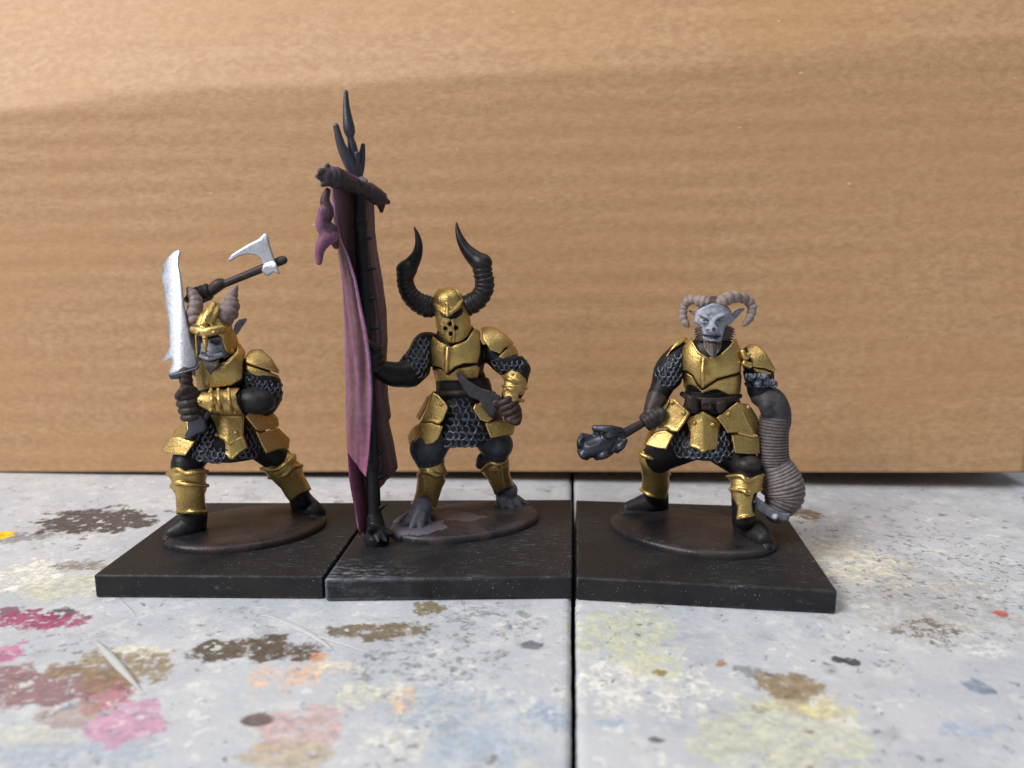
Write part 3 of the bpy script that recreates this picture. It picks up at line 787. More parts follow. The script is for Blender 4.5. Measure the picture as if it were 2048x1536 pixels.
    rings(m, [(790, 1175), (900, 1210), (1075, 1255), (1085, 1370), (1050, 1400), (1000, 1350), (900, 1290), (795, 1275)], 38, 32, 23, mo, root, seed=3)
    # leather elbow cop
    s = Sculpt(f, 0.010); s.ell((885, 1390, 42), (150, 100, 110), col=(0.020, 0.019, 0.021), rot=(0, 0, 0.1)); s.build('elbow_guard', MAT['body'], T, root)
    # forearm guard with bands
    p = Sculpt(f, 0.009)
    p.tube([(770, 1395, 50, 108), (690, 1398, 58, 100), (600, 1400, 64, 92), (500, 1398, 68, 78), (455, 1395, 70, 66)])
    p.clip([(432, 1370), (480, 1310), (545, 1330), (590, 1280), (640, 1305), (700, 1270), (770, 1290), (738, 1340), (750, 1410), (795, 1495), (640, 1495), (520, 1465), (450, 1425)])
    for x0, x1 in ((600, 560), (680, 640), (545, 500)): p.tube([(x0, 1300, 76, 13), (x0 + 8, 1390, 96, 13), (x0 + 30, 1480, 76, 13)], 4)
    po = p.build('forearm_guard', MAT['gold'], T, root)
    for x, y in ((545, 1460), (728, 1475), (457, 1395), (540, 1322), (700, 1285)): rivet(p, x, y, 15, po, root)
    # sword
    st = thing_part('sword', T)
    s = Sculpt(f, 0.0095)
    s.plate([(300, 225), (316, 250), (302, 292), (298, 345), (316, 420), (332, 560), (346, 690), (366, 810), (388, 900), (408, 985), (432, 1060), (445, 1105), (425, 1135), (330, 1158), (240, 1190), (222, 1168), (246, 1108), (238, 1062), (182, 1088), (168, 1072), (206, 1020), (226, 978), (222, 880), (214, 770), (196, 660), (180, 550), (166, 420), (174, 345), (210, 288), (258, 243)],
            38, 13, su=4, bow=11, k=4, sv=38, ridge=5, ru=290)
    s.build('blade', MAT['steel'], st, root)
    s = Sculpt(f, 0.0095)
    s.plate([(216, 1190), (240, 1182), (330, 1160), (430, 1132), (440, 1108), (462, 1120), (440, 1150), (330, 1185), (300, 1222), (235, 1224)], 72, 26, k=4)
    s.build('guard', MAT['iron'], st, root)
    s = Sculpt(f, 0.009); s.tube([(345, 1165, 72, 46), (365, 1300, 73, 42), (395, 1420, 73, 40), (420, 1540, 72, 40)], ribs=9, amp=.10, col=BROWN); s.build('grip', MAT['body'], st, root)
    s = Sculpt(f, 0.009); s.plate([(362, 1535), (400, 1505), (470, 1498), (505, 1530), (520, 1590), (505, 1630), (440, 1650), (395, 1680), (350, 1682), (342, 1655), (368, 1610)], 72, 30, k=8, bow=4); s.build('pommel', MAT['iron'], st, root)
    # axe
    at = thing_part('axe', T)
    s = Sculpt(f, 0.009); s.tube([(360, 610, -18, 24), (1085, 312, -18, 33)], 2, BROWN)
    s.tube([(545, 545, -18, 42), (600, 500, -18, 46), (622, 488, -18, 40)], 2, BROWN)
    s.tube([(1075, 318, -18, 33), (1100, 308, -18, 32)], 1, (0.05, 0.045, 0.045)); s.build('haft', MAT['body'], at, root)
    s = Sculpt(f, 0.0085)
    s.plate([(668, 312), (700, 268), (745, 236), (832, 184), (915, 142), (950, 102), (970, 100), (988, 130), (1002, 200), (1025, 270), (1045, 330), (1072, 408), (1060, 420), (1030, 398), (985, 432), (960, 425), (935, 385), (948, 350), (928, 300), (892, 268), (835, 262), (765, 276), (695, 318)], -10, 15, sv=-2, bowv=5, k=5)
    s.plate([(932, 385), (946, 345), (1025, 312), (1046, 330), (1074, 410), (1060, 420), (1030, 400), (985, 434), (958, 426)], -14, 34, bowv=6, k=4)
    s.build('axe_head', MAT['steel'], at, root)
    # mail skirt
    m = Sculpt(f, 0.0115)
    m.tube([(650, 1470, 0, 175), (645, 1620, 5, 235), (650, 1780, 8, 300)], flat=1.2)
    m.clip([(430, 1420), (830, 1420), (900, 1600), (975, 1790), (900, 1832), (800, 1852), (700, 1866), (480, 1862), (370, 1830), (330, 1760), (400, 1600)])
    mo = m.build('mail_skirt', MAT['mail'], T, root)
    rings(m, [(420, 1560), (560, 1540), (570, 1830), (480, 1835), (380, 1800), (400, 1700)], 42, 36, 25, mo, root, seed=5)
    rings(m, [(800, 1550), (860, 1600), (950, 1780), (800, 1830), (770, 1790), (830, 1720)], 42, 36, 25, mo, root, seed=6)
    rings(m, [(560, 1770), (830, 1770), (830, 1835), (560, 1845)], 42, 36, 25, mo, root, seed=7)
    # front fauld and thigh plates
    def tas(name, out, w0, riv=(), par=T, **kw):
        p = Sculpt(f, 0.0095); p.plate(out, w0, **kw); o = p.build(name, MAT['gold'], par, root)
        for x, y in riv: rivet(p, x, y, 17, o, root)
        return o
    c = tas('front_plate', [(535, 1490), (800, 1495), (795, 1660), (770, 1690), (700, 1730), (685, 1735), (640, 1690), (575, 1660), (548, 1560)], 58, [(590, 1648), (738, 1633)], t=9, sv=8, bow=8, ridge=6, ru=672, lip=1.2)
    tas('lower_plate', [(575, 1640), (640, 1670), (686, 1710), (740, 1680), (795, 1650), (832, 1750), (770, 1790), (715, 1842), (690, 1838), (655, 1808), (585, 1800)], 63, par=c, t=9, sv=5, bow=8, ridge=5, ru=690, lip=1.2)
    c = tas('thigh_plate', [(810, 1510), (840, 1470), (1000, 1450), (1060, 1520), (1070, 1580), (1030, 1612), (980, 1605), (930, 1628), (890, 1610)], 38, t=10, su=-32, sv=8, bow=4)
    tas('lower_plate', [(888, 1620), (930, 1640), (985, 1615), (1065, 1595), (1110, 1640), (1152, 1680), (1145, 1755), (1050, 1765), (970, 1795), (930, 1720)], 36, par=c, t=10, su=-34, sv=8, bow=3)
    c = tas('thigh_plate', [(340, 1545), (365, 1530), (380, 1640), (350, 1672), (300, 1650), (240, 1660), (270, 1610)], 50, t=10, su=18, sv=8)
    tas('lower_plate', [(238, 1668), (300, 1662), (350, 1684), (430, 1690), (400, 1740), (350, 1810), (250, 1800), (175, 1785), (165, 1762), (200, 1710)], 58, par=c, t=10, su=16, sv=8, bow=5)
    # greaves
    p = Sculpt(f, 0.0095)
    p.tube([(362, 1950, 44, 146), (375, 2060, 46, 132), (388, 2160, 45, 122), (398, 2260, 43, 112)])
    p.clip([(205, 1930), (260, 1902), (330, 1928), (400, 1915), (500, 1905), (522, 1955), (505, 2005), (528, 2050), (500, 2100), (502, 2170), (528, 2235), (495, 2262), (400, 2262), (280, 2252), (272, 2110), (238, 2055), (240, 2000), (210, 1960)])
    p.tube([(212, 1950, 58, 15), (290, 1915, 80, 18), (350, 1945, 86, 18), (420, 1940, 84, 16), (515, 1930, 62, 15)], 3)
    p.tube([(240, 2045, 60, 14), (290, 2020, 80, 16), (390, 2035, 86, 15), (520, 2040, 62, 14)], 3)
    p.tube([(285, 2245, 60, 12), (400, 2240, 76, 13), (515, 2235, 58, 12)], 3)
    p.build('shin_guard', MAT['gold'], T, root)
    p = Sculpt(f, 0.0095)
    p.tube([(1085, 1865, -40, 142), (1150, 1965, -52, 128), (1200, 2060, -58, 112), (1235, 2130, -62, 104)])
    p.clip([(925, 1905), (960, 1880), (1060, 1890), (1110, 1850), (1130, 1780), (1200, 1800), (1205, 1850), (1250, 1880), (1255, 1950), (1300, 2030), (1325, 2070), (1230, 2105), (1150, 2165), (1115, 2120), (1080, 2060), (990, 1985)])
    p.tube([(930, 1910, -25, 14), (1040, 1915, -2, 16), (1120, 1870, 0, 16), (1180, 1810, -25, 14)], 3)
    p.tube([(990, 1980, -30, 13), (1110, 1960, -12, 15), (1170, 1900, -18, 15), (1245, 1885, -40, 13)], 3)
    p.build('shin_guard', MAT['gold'], T, root)
    # boots
    bc = (0.019, 0.018, 0.019)
    p = Sculpt(f, 0.010); a, t = g(420, 2395), g(235, 2430)
    p.tube([(410, 2260, a + 2, 105), (395, 2330, a + 4, 105), (330, 2375, (a + t) / 2 + 3, 88), (255, 2405, t, 66)], 12, bc); p.tube([(450, 2370, a - 8, 58), (430, 2320, a - 6, 70)], 8, bc)
    p.tube([(440, 2425, a - 4, 44), (330, 2437, (a + t) / 2 + 4, 52), (225, 2445, t + 4, 46)], 1.5, bc, flat=.62)
    p.build('boot', MAT['body'], T, root)
    p = Sculpt(f, 0.010); a, t = g(1260, 2235), g(1370, 2265)
    p.tube([(1235, 2150, a + 4, 92), (1270, 2190, a + 6, 92), (1330, 2225, t + 4, 76), (1375, 2245, t, 56)], 10, bc); p.tube([(1200, 2200, a, 40), (1240, 2180, a, 60)], 8, bc)
    p.tube([(1240, 2250, a + 8, 34), (1330, 2272, t + 8, 44), (1385, 2270, t + 4, 38)], 1.5, bc, flat=.6)
    p.build('boot', MAT['body'], T, root)
figurine_axe()
# ------------------------------------------------------------------ figurine that holds the banner
ze = Frame(760, 420, 4.518, 10.5); zf = Frame(740, 680, 3.49, 10.5)
zc = Frame(600, 160, 3.84, 9.85); zd = Frame(600, 500, 2.477, 9.85); zp = Frame(0, 0, 1.0, 9.85)
def lerp_tab(tab, y):
    ys, xs = zip(*tab); return float(np.interp(y, ys, xs))
def figurine_banner():
    cs = [(-2.062, 8.735), (0.668, 8.80), (0.853, 11.43), (-1.855, 11.40)]
    root = np.array([-0.6, 10.1, 0.0])
    T = thing('banner_bearer_figurine', root, 'gold helmeted figurine with tall black horns holding a purple banner and a knife', 'figurine', GROUP)
    square_base(T, root, cs, MAT['base_worn'], 0.035)
    oval_base(T, root, (783, 1072), (1073, 1026), (862, 1089), MAT['oval_b'], seed=2)
    f = zf; g = f.ground
    FUR = (0.043, 0.047, 0.060); PAW = (0.125, 0.13, 0.16)
    b = Sculpt(f, 0.0115)
    b.tube([(605, 10, 0, 150), (612, 110, 4, 185), (625, 230, 0, 165), (648, 330, -3, 175), (645, 430, -5, 195)], flat=1.3)
    b.tube([(600, 0, 5, 85), (592, -70, 12, 85)])
    b.ell((575, -140, 18), (95, 140, 95))
    b.tube([(395, 60, 4, 92), (320, 170, 34, 92), (262, 232, 58, 88)]); b.tube([(262, 235, 60, 88), (170, 240, 78, 82), (70, 205, 92, 62)])
    b.tube([(870, 90, 0, 88), (965, 170, 8, 90), (1055, 205, 14, 58)]); b.tube([(1055, 205, 16, 60), (1015, 320, 36, 74), (968, 440, 52, 58)])
    b.ell((650, 520, -5), (210, 170, 170))
    b.tube([(530, 560, 0, 155), (440, 690, 28, 130)], col=FUR); b.tube([(430, 690, 30, 125), (405, 775, 36, 112), (430, 900, 22, 88), (400, 1080, 8, 78), (365, 1170, 2, 70)], col=FUR)
    b.ell((402, 770, 38), (122, 92, 95), col=FUR, rot=(0, 0, .2))
    b.tube([(780, 580, -5, 155), (880, 725, 10, 112)], col=FUR); b.tube([(880, 740, 8, 105), (870, 850, -18, 92), (915, 990, -52, 80), (945, 1060, -72, 66)], col=FUR)
    b.ell((880, 735, 14), (108, 80, 90), col=FUR)
    # clawed feet
    for (ax_, ay, w), toes in (((355, 1190, g(330, 1290)), ((180, 1288), (228, 1314), (288, 1330), (352, 1328), (414, 1298))), ((955, 1080, g(975, 1165) + 4), ((882, 1166), (932, 1184), (992, 1188), (1048, 1178), (1090, 1156)))):
        b.tube([(ax_ + 10, ay - 30, w, 70), (ax_ - 10, ay + 22, w, 70)], 6, PAW)
        for i, (tx, ty) in enumerate(toes):
            tw = g(tx, ty)
            b.tube([(ax_ + (tx - ax_) * .1, ay + 5, w + (tw - w) * .3, 46), (ax_ + (tx - ax_) * .6, ay + (ty - ay) * .55, w + (tw - w) * .7, 34), (tx, ty - 14, tw, 20)], 1.0, PAW)
            b.tube([(tx, ty - 16, tw, 17), (tx + (tx - ax_) * .10, ty + 2, tw + 6, 7)], 1, (0.07, 0.07, 0.08))
    # hands
    b.fist((1000, 545, 56), (925, 400, 60), 26, 26, side=-1, col=BROWN)
    b.use(zd).fist((352, 470, 0), (362, 600, 0), 30, 21, side=-1, col=(0.021, 0.020, 0.022), arc=(-60, 200)).use(f)
    b.build('body', MAT['body'], T, root)
    # helmet
    h = Sculpt(ze, 0.0082)
    h.tube([(630, 870, 20, 128), (650, 990, 22, 160), (668, 1110, 24, 150)], 6)
    h.clip([(470, 680), (790, 680), (790, 860), (828, 920), (832, 1060), (800, 1130), (722, 1190), (622, 1196), (552, 1145), (506, 1050), (494, 950), (480, 850)])
    h.ell((618, 822, 20), (132, 118, 132), 3)
    h.tube([(484, 838, 20, 16), (515, 880, 44, 18), (560, 915, 56, 18), (605, 948, 62, 18), (660, 915, 58, 18), (710, 870, 48, 17), (745, 820, 30, 15)], 2)
    h.tube([(604, 850, 50, 8), (606, 905, 60, 16), (610, 955, 66, 14)], 3)
    h.tube([(484, 838, 20, 14), (500, 770, 24, 12), (540, 722, 18, 11)], 2); h.tube([(745, 820, 28, 14), (720, 760, 30, 13), (680, 712, 22, 12)], 2)
    h.tube([(655, 985, 58, 12), (668, 1090, 62, 12), (660, 1185, 56, 12)], 5)
    h.tube([(525, 1000, 40, 9), (560, 1040, 52, 9), (552, 1110, 48, 9)], 3); h.tube([(820, 1065, 22, 10), (770, 1140, 42, 11), (690, 1188, 50, 11), (610, 1188, 46, 11), (545, 1130, 34, 11)], 3)
    BL_ = BLACK
    h.tube([(640, 962, 58, 17), (690, 948, 52, 22), (738, 905, 42, 14)], 1, BL_, 's'); h.tube([(545, 938, 52, 9), (585, 962, 58, 14), (615, 968, 60, 10)], 1, BL_, 's')
    for x, y in ((632, 1030), (684, 1064), (590, 1074), (640, 1118)):
        h.ell((x, y, 57), (15, 15, 40), 1, BL_, 's')
    ho = h.build('helmet', MAT['gold'], T, root)
    # tall horns
    hc = (0.0125, 0.012, 0.014); hb = (0.021, 0.0175, 0.017)
    s = Sculpt(ze, 0.009)
    s.tube([(500, 880, 16, 80), (430, 872, 14, 96), (345, 835, 12, 88), (275, 770, 12, 80), (238, 690, 12, 76), (228, 620, 12, 74), (238, 552, 12, 84)], 5, hb, ribs=11, amp=.06, shape='saw', n=90)
    s.tube([(238, 545, 12, 82), (290, 480, 8, 64), (335, 400, 4, 46), (350, 310, 0, 34), (335, 220, -4, 20), (310, 156, -6, 8)], 4, hc); s.build('horn', MAT['black_horn'], T, root)
    s = Sculpt(ze, 0.009)
    s.tube([(745, 850, 16, 80), (800, 855, 14, 96), (880, 810, 12, 88), (935, 730, 12, 84), (945, 650, 12, 84), (930, 570, 12, 82), (920, 490, 12, 86)], 5, hb, ribs=11, amp=.085, shape='saw')
    s.tube([(915, 480, 12, 80), (845, 425, 8, 68), (775, 350, 4, 50), (728, 265, 0, 36), (702, 185, -4, 22), (692, 112, -6, 8)], 4, hc); s.build('horn', MAT['black_horn'], T, root)
    # breastplate
    p = Sculpt(zf, 0.0095)
    p.tube([(600, -20, 6, 165), (610, 100, 12, 205), (622, 220, 6, 185)], flat=1.22)
    p.use(ze)
    p.tube([(612, 1250, 58, 16), (606, 1360, 66, 20), (596, 1470, 62, 18)], 9)
    p.clip([(430, 1210), (480, 1140), (545, 1190), (640, 1235), (780, 1180), (850, 1070), (905, 1090), (910, 1290), (880, 1385), (760, 1388), (680, 1418), (610, 1480), (585, 1468), (555, 1425), (440, 1388), (422, 1300)])
    po = p.build('breastplate', MAT['gold'], T, root)
    p = Sculpt(zf, 0.0095)
    p.tube([(612, 120, 9, 195), (625, 230, 3, 186), (640, 300, 0, 175)], flat=1.24); p.use(ze)
    p.clip([(470, 1425), (552, 1438), (612, 1492), (700, 1432), (870, 1398), (905, 1420), (880, 1520), (700, 1545), (500, 1545)])
    p.build('belly_plate', MAT['gold'], po, root)
    # shoulder guard
    p = Sculpt(ze, 0.0095); p.ell((985, 1290, -4), (260, 235, 200), rot=(0, 0, .35))
    p.clip([(912, 1060), (960, 1042), (1040, 1060), (1130, 1120), (1210, 1200), (1195, 1225), (1130, 1245), (1085, 1300), (1000, 1270), (930, 1170)])
    po = p.build('shoulder_guard', MAT['gold'], T, root)
    p = Sculpt(ze, 0.0095); p.ell((1000, 1330, -4), (255, 225, 195), rot=(0, 0, .3))
    p.clip([(1205, 1222), (1250, 1248), (1282, 1288), (1270, 1312), (1180, 1340), (1120, 1348), (1070, 1330), (1090, 1305), (1140, 1255)]); p.build('lower_plate', MAT['gold'], po, root)
    # mail sleeves
    m = Sculpt(zf, 0.0105); m.tube([(400, 50, 4, 108), (335, 160, 30, 108), (275, 232, 54, 98)])
    m.clip([(310, -60), (470, -60), (430, 130), (418, 240), (350, 330), (290, 335), (215, 250), (205, 130), (270, 60)]); mo = m.build('mail_sleeve', MAT['mail'], T, root)
    rings(m, [(330, -40), (400, -30), (400, 120), (380, 260), (300, 250), (220, 160), (220, 110), (290, 60)], 34, 31, 21, mo, root, seed=8)
    m = Sculpt(zf, 0.0105); m.tube([(880, 90, 0, 100), (975, 170, 8, 104), (1050, 200, 12, 66)])
    m.clip([(840, 150), (900, 120), (1070, 110), (1112, 160), (1100, 235), (1040, 240), (960, 245), (900, 235)]); mo = m.build('mail_sleeve', MAT['mail'], T, root)
    rings(m, [(855, 150), (920, 140), (1050, 130), (1105, 165), (1080, 200), (1000, 205), (930, 240), (880, 210)], 34, 30, 21, mo, root, seed=9)
    # leather waist and straps
    s = Sculpt(zf, 0.011); s.tube([(640, 290, 0, 180), (655, 350, 0, 192), (660, 430, 0, 205)], flat=1.25, col=(0.020, 0.018, 0.018))
    s.clip([(430, 270), (880, 260), (900, 400), (880, 450), (420, 440), (400, 380)])
    s.tube([(450, 380, 30, 22), (640, 370, 56, 22), (860, 380, 30, 22)], 1, (0.03, 0.022, 0.02)); s.build('belt', MAT['body'], T, root)
    # forearm guard
    p = Sculpt(zf, 0.0085); p.tube([(1025, 240, 28, 92), (1010, 320, 38, 88), (990, 400, 48, 72), (975, 450, 54, 56)], 4)
    p.clip([(930, 245), (985, 208), (1035, 225), (1085, 270), (1098, 320), (1085, 350), (1040, 380), (1025, 420), (1000, 452), (950, 430), (915, 370), (940, 320)])
    for y in (255, 320, 375): p.tube([(930, y, 42, 12), (980, y + 22, 64, 15), (1035, y + 46, 58, 15), (1068, y + 50, 44, 12)], 3)
    po = p.build('forearm_guard', MAT['gold'], T, root)
    for x, y in ((995, 238), (945, 345), (1088, 335)): rivet(p, x, y, 13, po, root)
    # knife
    kt = thing_part('knife', T)
    s = Sculpt(zf, 0.009); s.plate([(598, 218), (622, 228), (690, 285), (760, 330), (830, 352), (905, 385), (935, 430), (900, 470), (860, 545), (825, 520), (790, 470), (765, 425), (730, 412), (690, 395), (650, 340), (615, 280)], 66, 12, su=-2, bow=5, k=4, col=(0.050, 0.050, 0.058)); s.build('blade', MAT['body'], kt, root)
    s = Sculpt(zf, 0.009); s.tube([(880, 440, 62, 36), (960, 485, 57, 28), (1030, 530, 55, 30)], 2, BROWN); s.build('grip', MAT['body'], kt, root)
    # mail skirt
    m = Sculpt(zf, 0.0115); m.tube([(650, 400, 0, 185), (652, 540, 4, 232), (655, 720, 8, 280)], flat=1.3)
    m.clip([(450, 380), (860, 380), (870, 560), (855, 690), (770, 732), (640, 746), (500, 738), (430, 715), (450, 560)]); mo = m.build('mail_skirt', MAT['mail'], T, root)
    rings(m, [(570, 440), (700, 440), (740, 500), (800, 600), (835, 690), (760, 715), (640, 728), (490, 720), (500, 620), (545, 520)], 44, 46, 29, mo, root, roll=1.1, seed=11)
    # thigh plates
    def tas(name, out, w0, riv=(), par=T, **kw):
        p = Sculpt(f, 0.0095); p.plate(out, w0, **kw); o = p.build(name, MAT['gold'], par, root)
        for x, y in riv: rivet(p, x, y, 15, o, root)
        return o
    c = tas('thigh_plate', [(435, 360), (475, 380), (530, 440), (548, 472), (512, 560), (480, 592), (430, 575), (352, 572), (400, 470)], 56, [(497, 450)], t=9, su=13, sv=8, bow=4, lip=1.2)
    tas('side_plate', [(432, 368), (395, 398), (318, 538), (345, 562), (392, 480)], 34, par=c, t=8, su=22)
    tas('lower_plate', [(352, 582), (420, 576), (485, 596), (512, 602), (478, 690), (442, 722), (330, 738), (300, 722)], 62, par=c, t=9, su=12, sv=4, bow=5)
    tas('lower_side_plate', [(347, 582), (300, 608), (260, 668), (275, 738), (325, 730)], 44, par=c, t=8, su=20)
    c = tas('thigh_plate', [(733, 445), (785, 433), (810, 480), (862, 550), (822, 578), (770, 560), (718, 482)], 60, [(775, 445)], t=9, su=-6, sv=6)
    tas('lower_plate', [(800, 580), (900, 560), (1000, 572), (1014, 610), (998, 662), (920, 672), (842, 688), (822, 640)], 52, par=c, t=10, su=-16, sv=5, bow=5, lip=1.0)
    # greaves
    p = Sculpt(f, 0.0095); p.tube([(430, 880, 26, 112), (430, 960, 20, 104), (410, 1050, 12, 98), (385, 1160, 6, 96)])
    p.clip([(345, 850), (420, 835), (510, 845), (535, 910), (520, 950), (532, 985), (505, 1030), (480, 1110), (455, 1195), (380, 1160), (290, 1150), (320, 1060), (328, 950), (345, 920)])
    p.tube([(335, 935, 34, 12), (400, 918, 56, 16), (470, 945, 56, 16), (530, 925, 36, 12)], 4); p.tube([(350, 1145, 28, 10), (380, 1050, 42, 9), (375, 950, 48, 9)], 6)
    p.tube([(295, 1140, 12, 12), (370, 1145, 34, 13), (450, 1185, 26, 12)], 3); p.build('shin_guard', MAT['gold'], T, root)
    p = Sculpt(f, 0.0095); p.tube([(880, 840, -14, 112), (895, 940, -36, 108), (925, 1050, -66, 92)])
    p.clip([(790, 900), (840, 845), (900, 850), (935, 785), (972, 860), (975, 940), (1012, 1020), (950, 1032), (870, 1082), (835, 980), (770, 920)])
    p.tube([(778, 915, -4, 12), (840, 860, 20, 15), (900, 868, 24, 15), (960, 840, 8, 12)], 4); p.tube([(900, 870, 22, 9), (915, 960, 6, 9), (930, 1030, -10, 8)], 6); p.build('shin_guard', MAT['gold'], T, root)
    s = Sculpt(f, 0.0095); s.tube([(770, 870, -10, 34), (800, 830, -2, 52), (850, 840, 6, 50)], 5, (0.030, 0.032, 0.040)); s.build('knee_pad', MAT['body'], T, root)

    # ---------------- banner
    s = Sculpt(zp, 0.0095); IR = (0.012, 0.012, 0.0145)
    s.tube([(719, 372, -2, 11), (722, 470, -1, 12.5), (727, 560, 0, 12.5), (735, 700, 0, 12), (744, 850, 0, 12), (750, 1040, 0, 12.5)], 2, IR)
    for y in (446, 700, 745, 925): 
        x = lerp_tab([(372, 719), (470, 722), (560, 727), (700, 735), (850, 744), (1040, 750)], y); s.tube([(x, y, 0, 14), (x, y + 7, 0, 14)], 1, IR)
    gw_ = (9.85 - on_plane(750, 1088, BTOP)[1]) / zp.S
    s.tube([(750, 1036, 0, 16), (753, 1062, gw_ * .4, 20), (754, 1078, gw_ * .7, 25)], 3, IR)
    for dx, dy, dw in ((34, 4, 6), (-26, 14, 10), (4, 20, 34), (20, 18, 26), (-14, -6, 28)): s.tube([(752, 1058, gw_ * .5, 17), (753 + dx * .6, 1064 + dy * .6, gw_ * .6 + dw * .6, 9), (753 + dx, 1064 + dy, gw_ * .6 + dw, 2.5)], 2, IR)
    pole = s.build('banner_pole', MAT['body'], T, root)
    for (x, y, dx, dy) in ((722, 478, 16, 2), (737, 537, 14, 0), (740, 598, 14, 0), (743, 657, 15, -1), (762, 953, 14, -4), (761, 1015, 14, -8), (748, 985, -10, 6), (733, 475, 12, 2), (736, 536, 12, 1), (744, 690, 12, 0), (757, 905, 12, -4)):
        q = Sculpt(zp, 0.009); q.tube([(x - dx * .3, y - dy * .3, 2, 6.5), (x + dx * .25, y + dy * .25, 3, 5), (x + dx, y + dy, 4, 1.4)], 1, IR); q.build('thorn', MAT['body'], pole, root)
    # spear point with two side prongs
    s = Sculpt(zp, 0.0085); SP_ = (0.075, 0.072, 0.078)
    s.tube([(719, 380, -2, 10), (706, 300, -2, 9), (701, 276, -2, 6.5), (699, 262, -2, 10.5), (697, 250, -2, 10.5), (693, 215, -2, 6.5), (692, 184, -2, 4)], 2, SP_, n=30)
    s.build('spear_point', MAT['iron'], T, root)
    s = Sculpt(zp, 0.0085); s.tube([(716, 372, 4, 8), (696, 320, 10, 11), (682, 290, 14, 8.5), (672, 252, 16, 5.5)], 2, SP_, flat=1.6); s.build('prong', MAT['iron'], T, root)
    s = Sculpt(zp, 0.0085); s.tube([(716, 360, -10, 8), (722, 325, -16, 8), (726, 291, -20, 4.5)], 2, SP_, flat=1.6); s.tube([(712, 330, 0, 8), (714, 308, 2, 6)], 2, SP_); s.build('prong', MAT['iron'], T, root)
    # crossbar
    s = Sculpt(zp, 0.009); CB = (0.045, 0.036, 0.040); PU = (0.17, 0.065, 0.12)
    s.tube([(656, 352, 66, 15), (672, 356, 54, 19), (690, 364, 40, 15), (712, 372, 12, 13.5), (738, 384, -22, 14), (760, 398, -50, 15)], 3, CB, ribs=9, amp=.06)
    s.tube([(664, 340, 66, 7), (684, 348, 50, 8), (712, 360, 16, 7)], 3, PU); s.tube([(740, 373, -20, 8), (756, 384, -44, 8), (766, 392, -54, 6)], 3, PU)
    s.tube([(654, 345, 68, 9), (640, 342, 80, 5)], 2, CB); s.tube([(656, 338, 66, 8), (655, 330, 70, 4)], 2, CB); s.tube([(650, 358, 70, 9), (634, 352, 80, 4)], 2, CB); s.tube([(654, 364, 70, 9), (644, 370, 76, 4)], 2, CB)
    s.tube([(762, 398, -52, 12), (776, 404, -62, 5)], 2, CB); s.tube([(762, 404, -52, 11), (763, 422, -54, 4)], 2, CB); s.tube([(766, 392, -52, 8), (770, 388, -58, 3)], 2, CB)
    s.tube([(724, 360, 14, 7), (731, 362, 18, 5)], 2, (0.10, 0.095, 0.10))
    s.build('crossbar', MAT['horn'], T, root)
    # knotted tassel of cloth
    s = Sculpt(zp, 0.009); TS = (0.19, 0.08, 0.14)
    s.tube([(655, 382, 64, 6), (650, 402, 68, 9), (656, 425, 70, 11), (648, 446, 72, 12), (662, 462, 70, 13)], 4, (0.06, 0.035, 0.045)); s.tube([(646, 420, 76, 8), (640, 450, 78, 8), (650, 470, 76, 9)], 3, TS)
    s.tube([(664, 470, 70, 13), (650, 480, 74, 13), (640, 500, 76, 9), (638, 524, 76, 6)], 4, TS); s.tube([(668, 480, 66, 9), (672, 492, 64, 6)], 4, (0.06, 0.035, 0.045)); s.build('tassel', MAT['cloth'], T, root)
    # cloth
    A_ = [(395, 745), (420, 747), (500, 753), (560, 763), (620, 771), (680, 775), (720, 772), (790, 774), (833, 780), (840, 775), (883, 785), (936, 794), (960, 780)]
    D_ = [(380, 667), (450, 671), (500, 677), (560, 685), (640, 689), (720, 691), (800, 692), (880, 694), (960, 699), (1000, 706), (1075, 713)]
    E_ = [(380, 667), (450, 673), (480, 680), (516, 696), (560, 710), (620, 722), (660, 731), (710, 738), (780, 743), (840, 742), (900, 739), (950, 733)]
    ns, nt = 64, 130
    st = np.linspace(0, 1, ns); V = []; Cc = []
    knots = np.array([0, .16, .34, .52, .68, .84, 1.0])
    ytop = np.interp(st, [0, .34, .52, .68, 1], [392, 378, 368, 362, 364]); 
    ybot = np.interp(st, [0, .08, .16, .28, .36, .46, .50, .56, .60, .64, .68, .70, .76, .84, .93, 1], [930, 955, 968, 985, 1010, 1040, 1066, 1078, 1060, 1072, 990, 902, 914, 928, 944, 954])
    for j in range(nt):
        t = j / (nt - 1)
        for i, sx in enumerate(st):
            y = ytop[i] + t * (ybot[i] - ytop[i]) + 3 * mnoise.noise(Vector((sx * 14, 3, 0))) * t * t
            a, d, e = lerp_tab(A_, y), lerp_tab(D_, y), lerp_tab(E_, y)
            op = min(1, max(0, (y - 400) / 130))
            X = [a, a - 14, 722 + (y - 400) * .03, d + 24 + 8 * (1 - op), d + 2, d + (e - d) * .5 - 2, e]
            W = [-72, -50, -30, -18 + 10 * (1 - op), 14 + 24 * (1 - op), 38 + 10 * op, 46 + 8 * op]
            k = min(5, int(np.searchsorted(knots, sx, 'right') - 1)); u = (sx - knots[k]) / (knots[k + 1] - knots[k])
            cr = lambda P: (lambda p0, p1, p2, p3: .5 * (2 * p1 + (p2 - p0) * u + (2 * p0 - 5 * p1 + 4 * p2 - p3) * u * u + (3 * p1 - p0 - 3 * p2 + p3) * u ** 3))(P[max(k - 1, 0)], P[k], P[k + 1], P[min(k + 2, 6)])
            nz_ = mnoise.noise(Vector((sx * 5, y * .006, 1.3)))
            rip = (4 * math.sin(sx * 34 + y * .006) + 3 * mnoise.noise(Vector((sx * 9, y * .012, 4)))) * min(1, max(0, (y - 380) / 160))
            V.append(zp(cr(X), y, cr(W) + 4 * nz_ + rip))
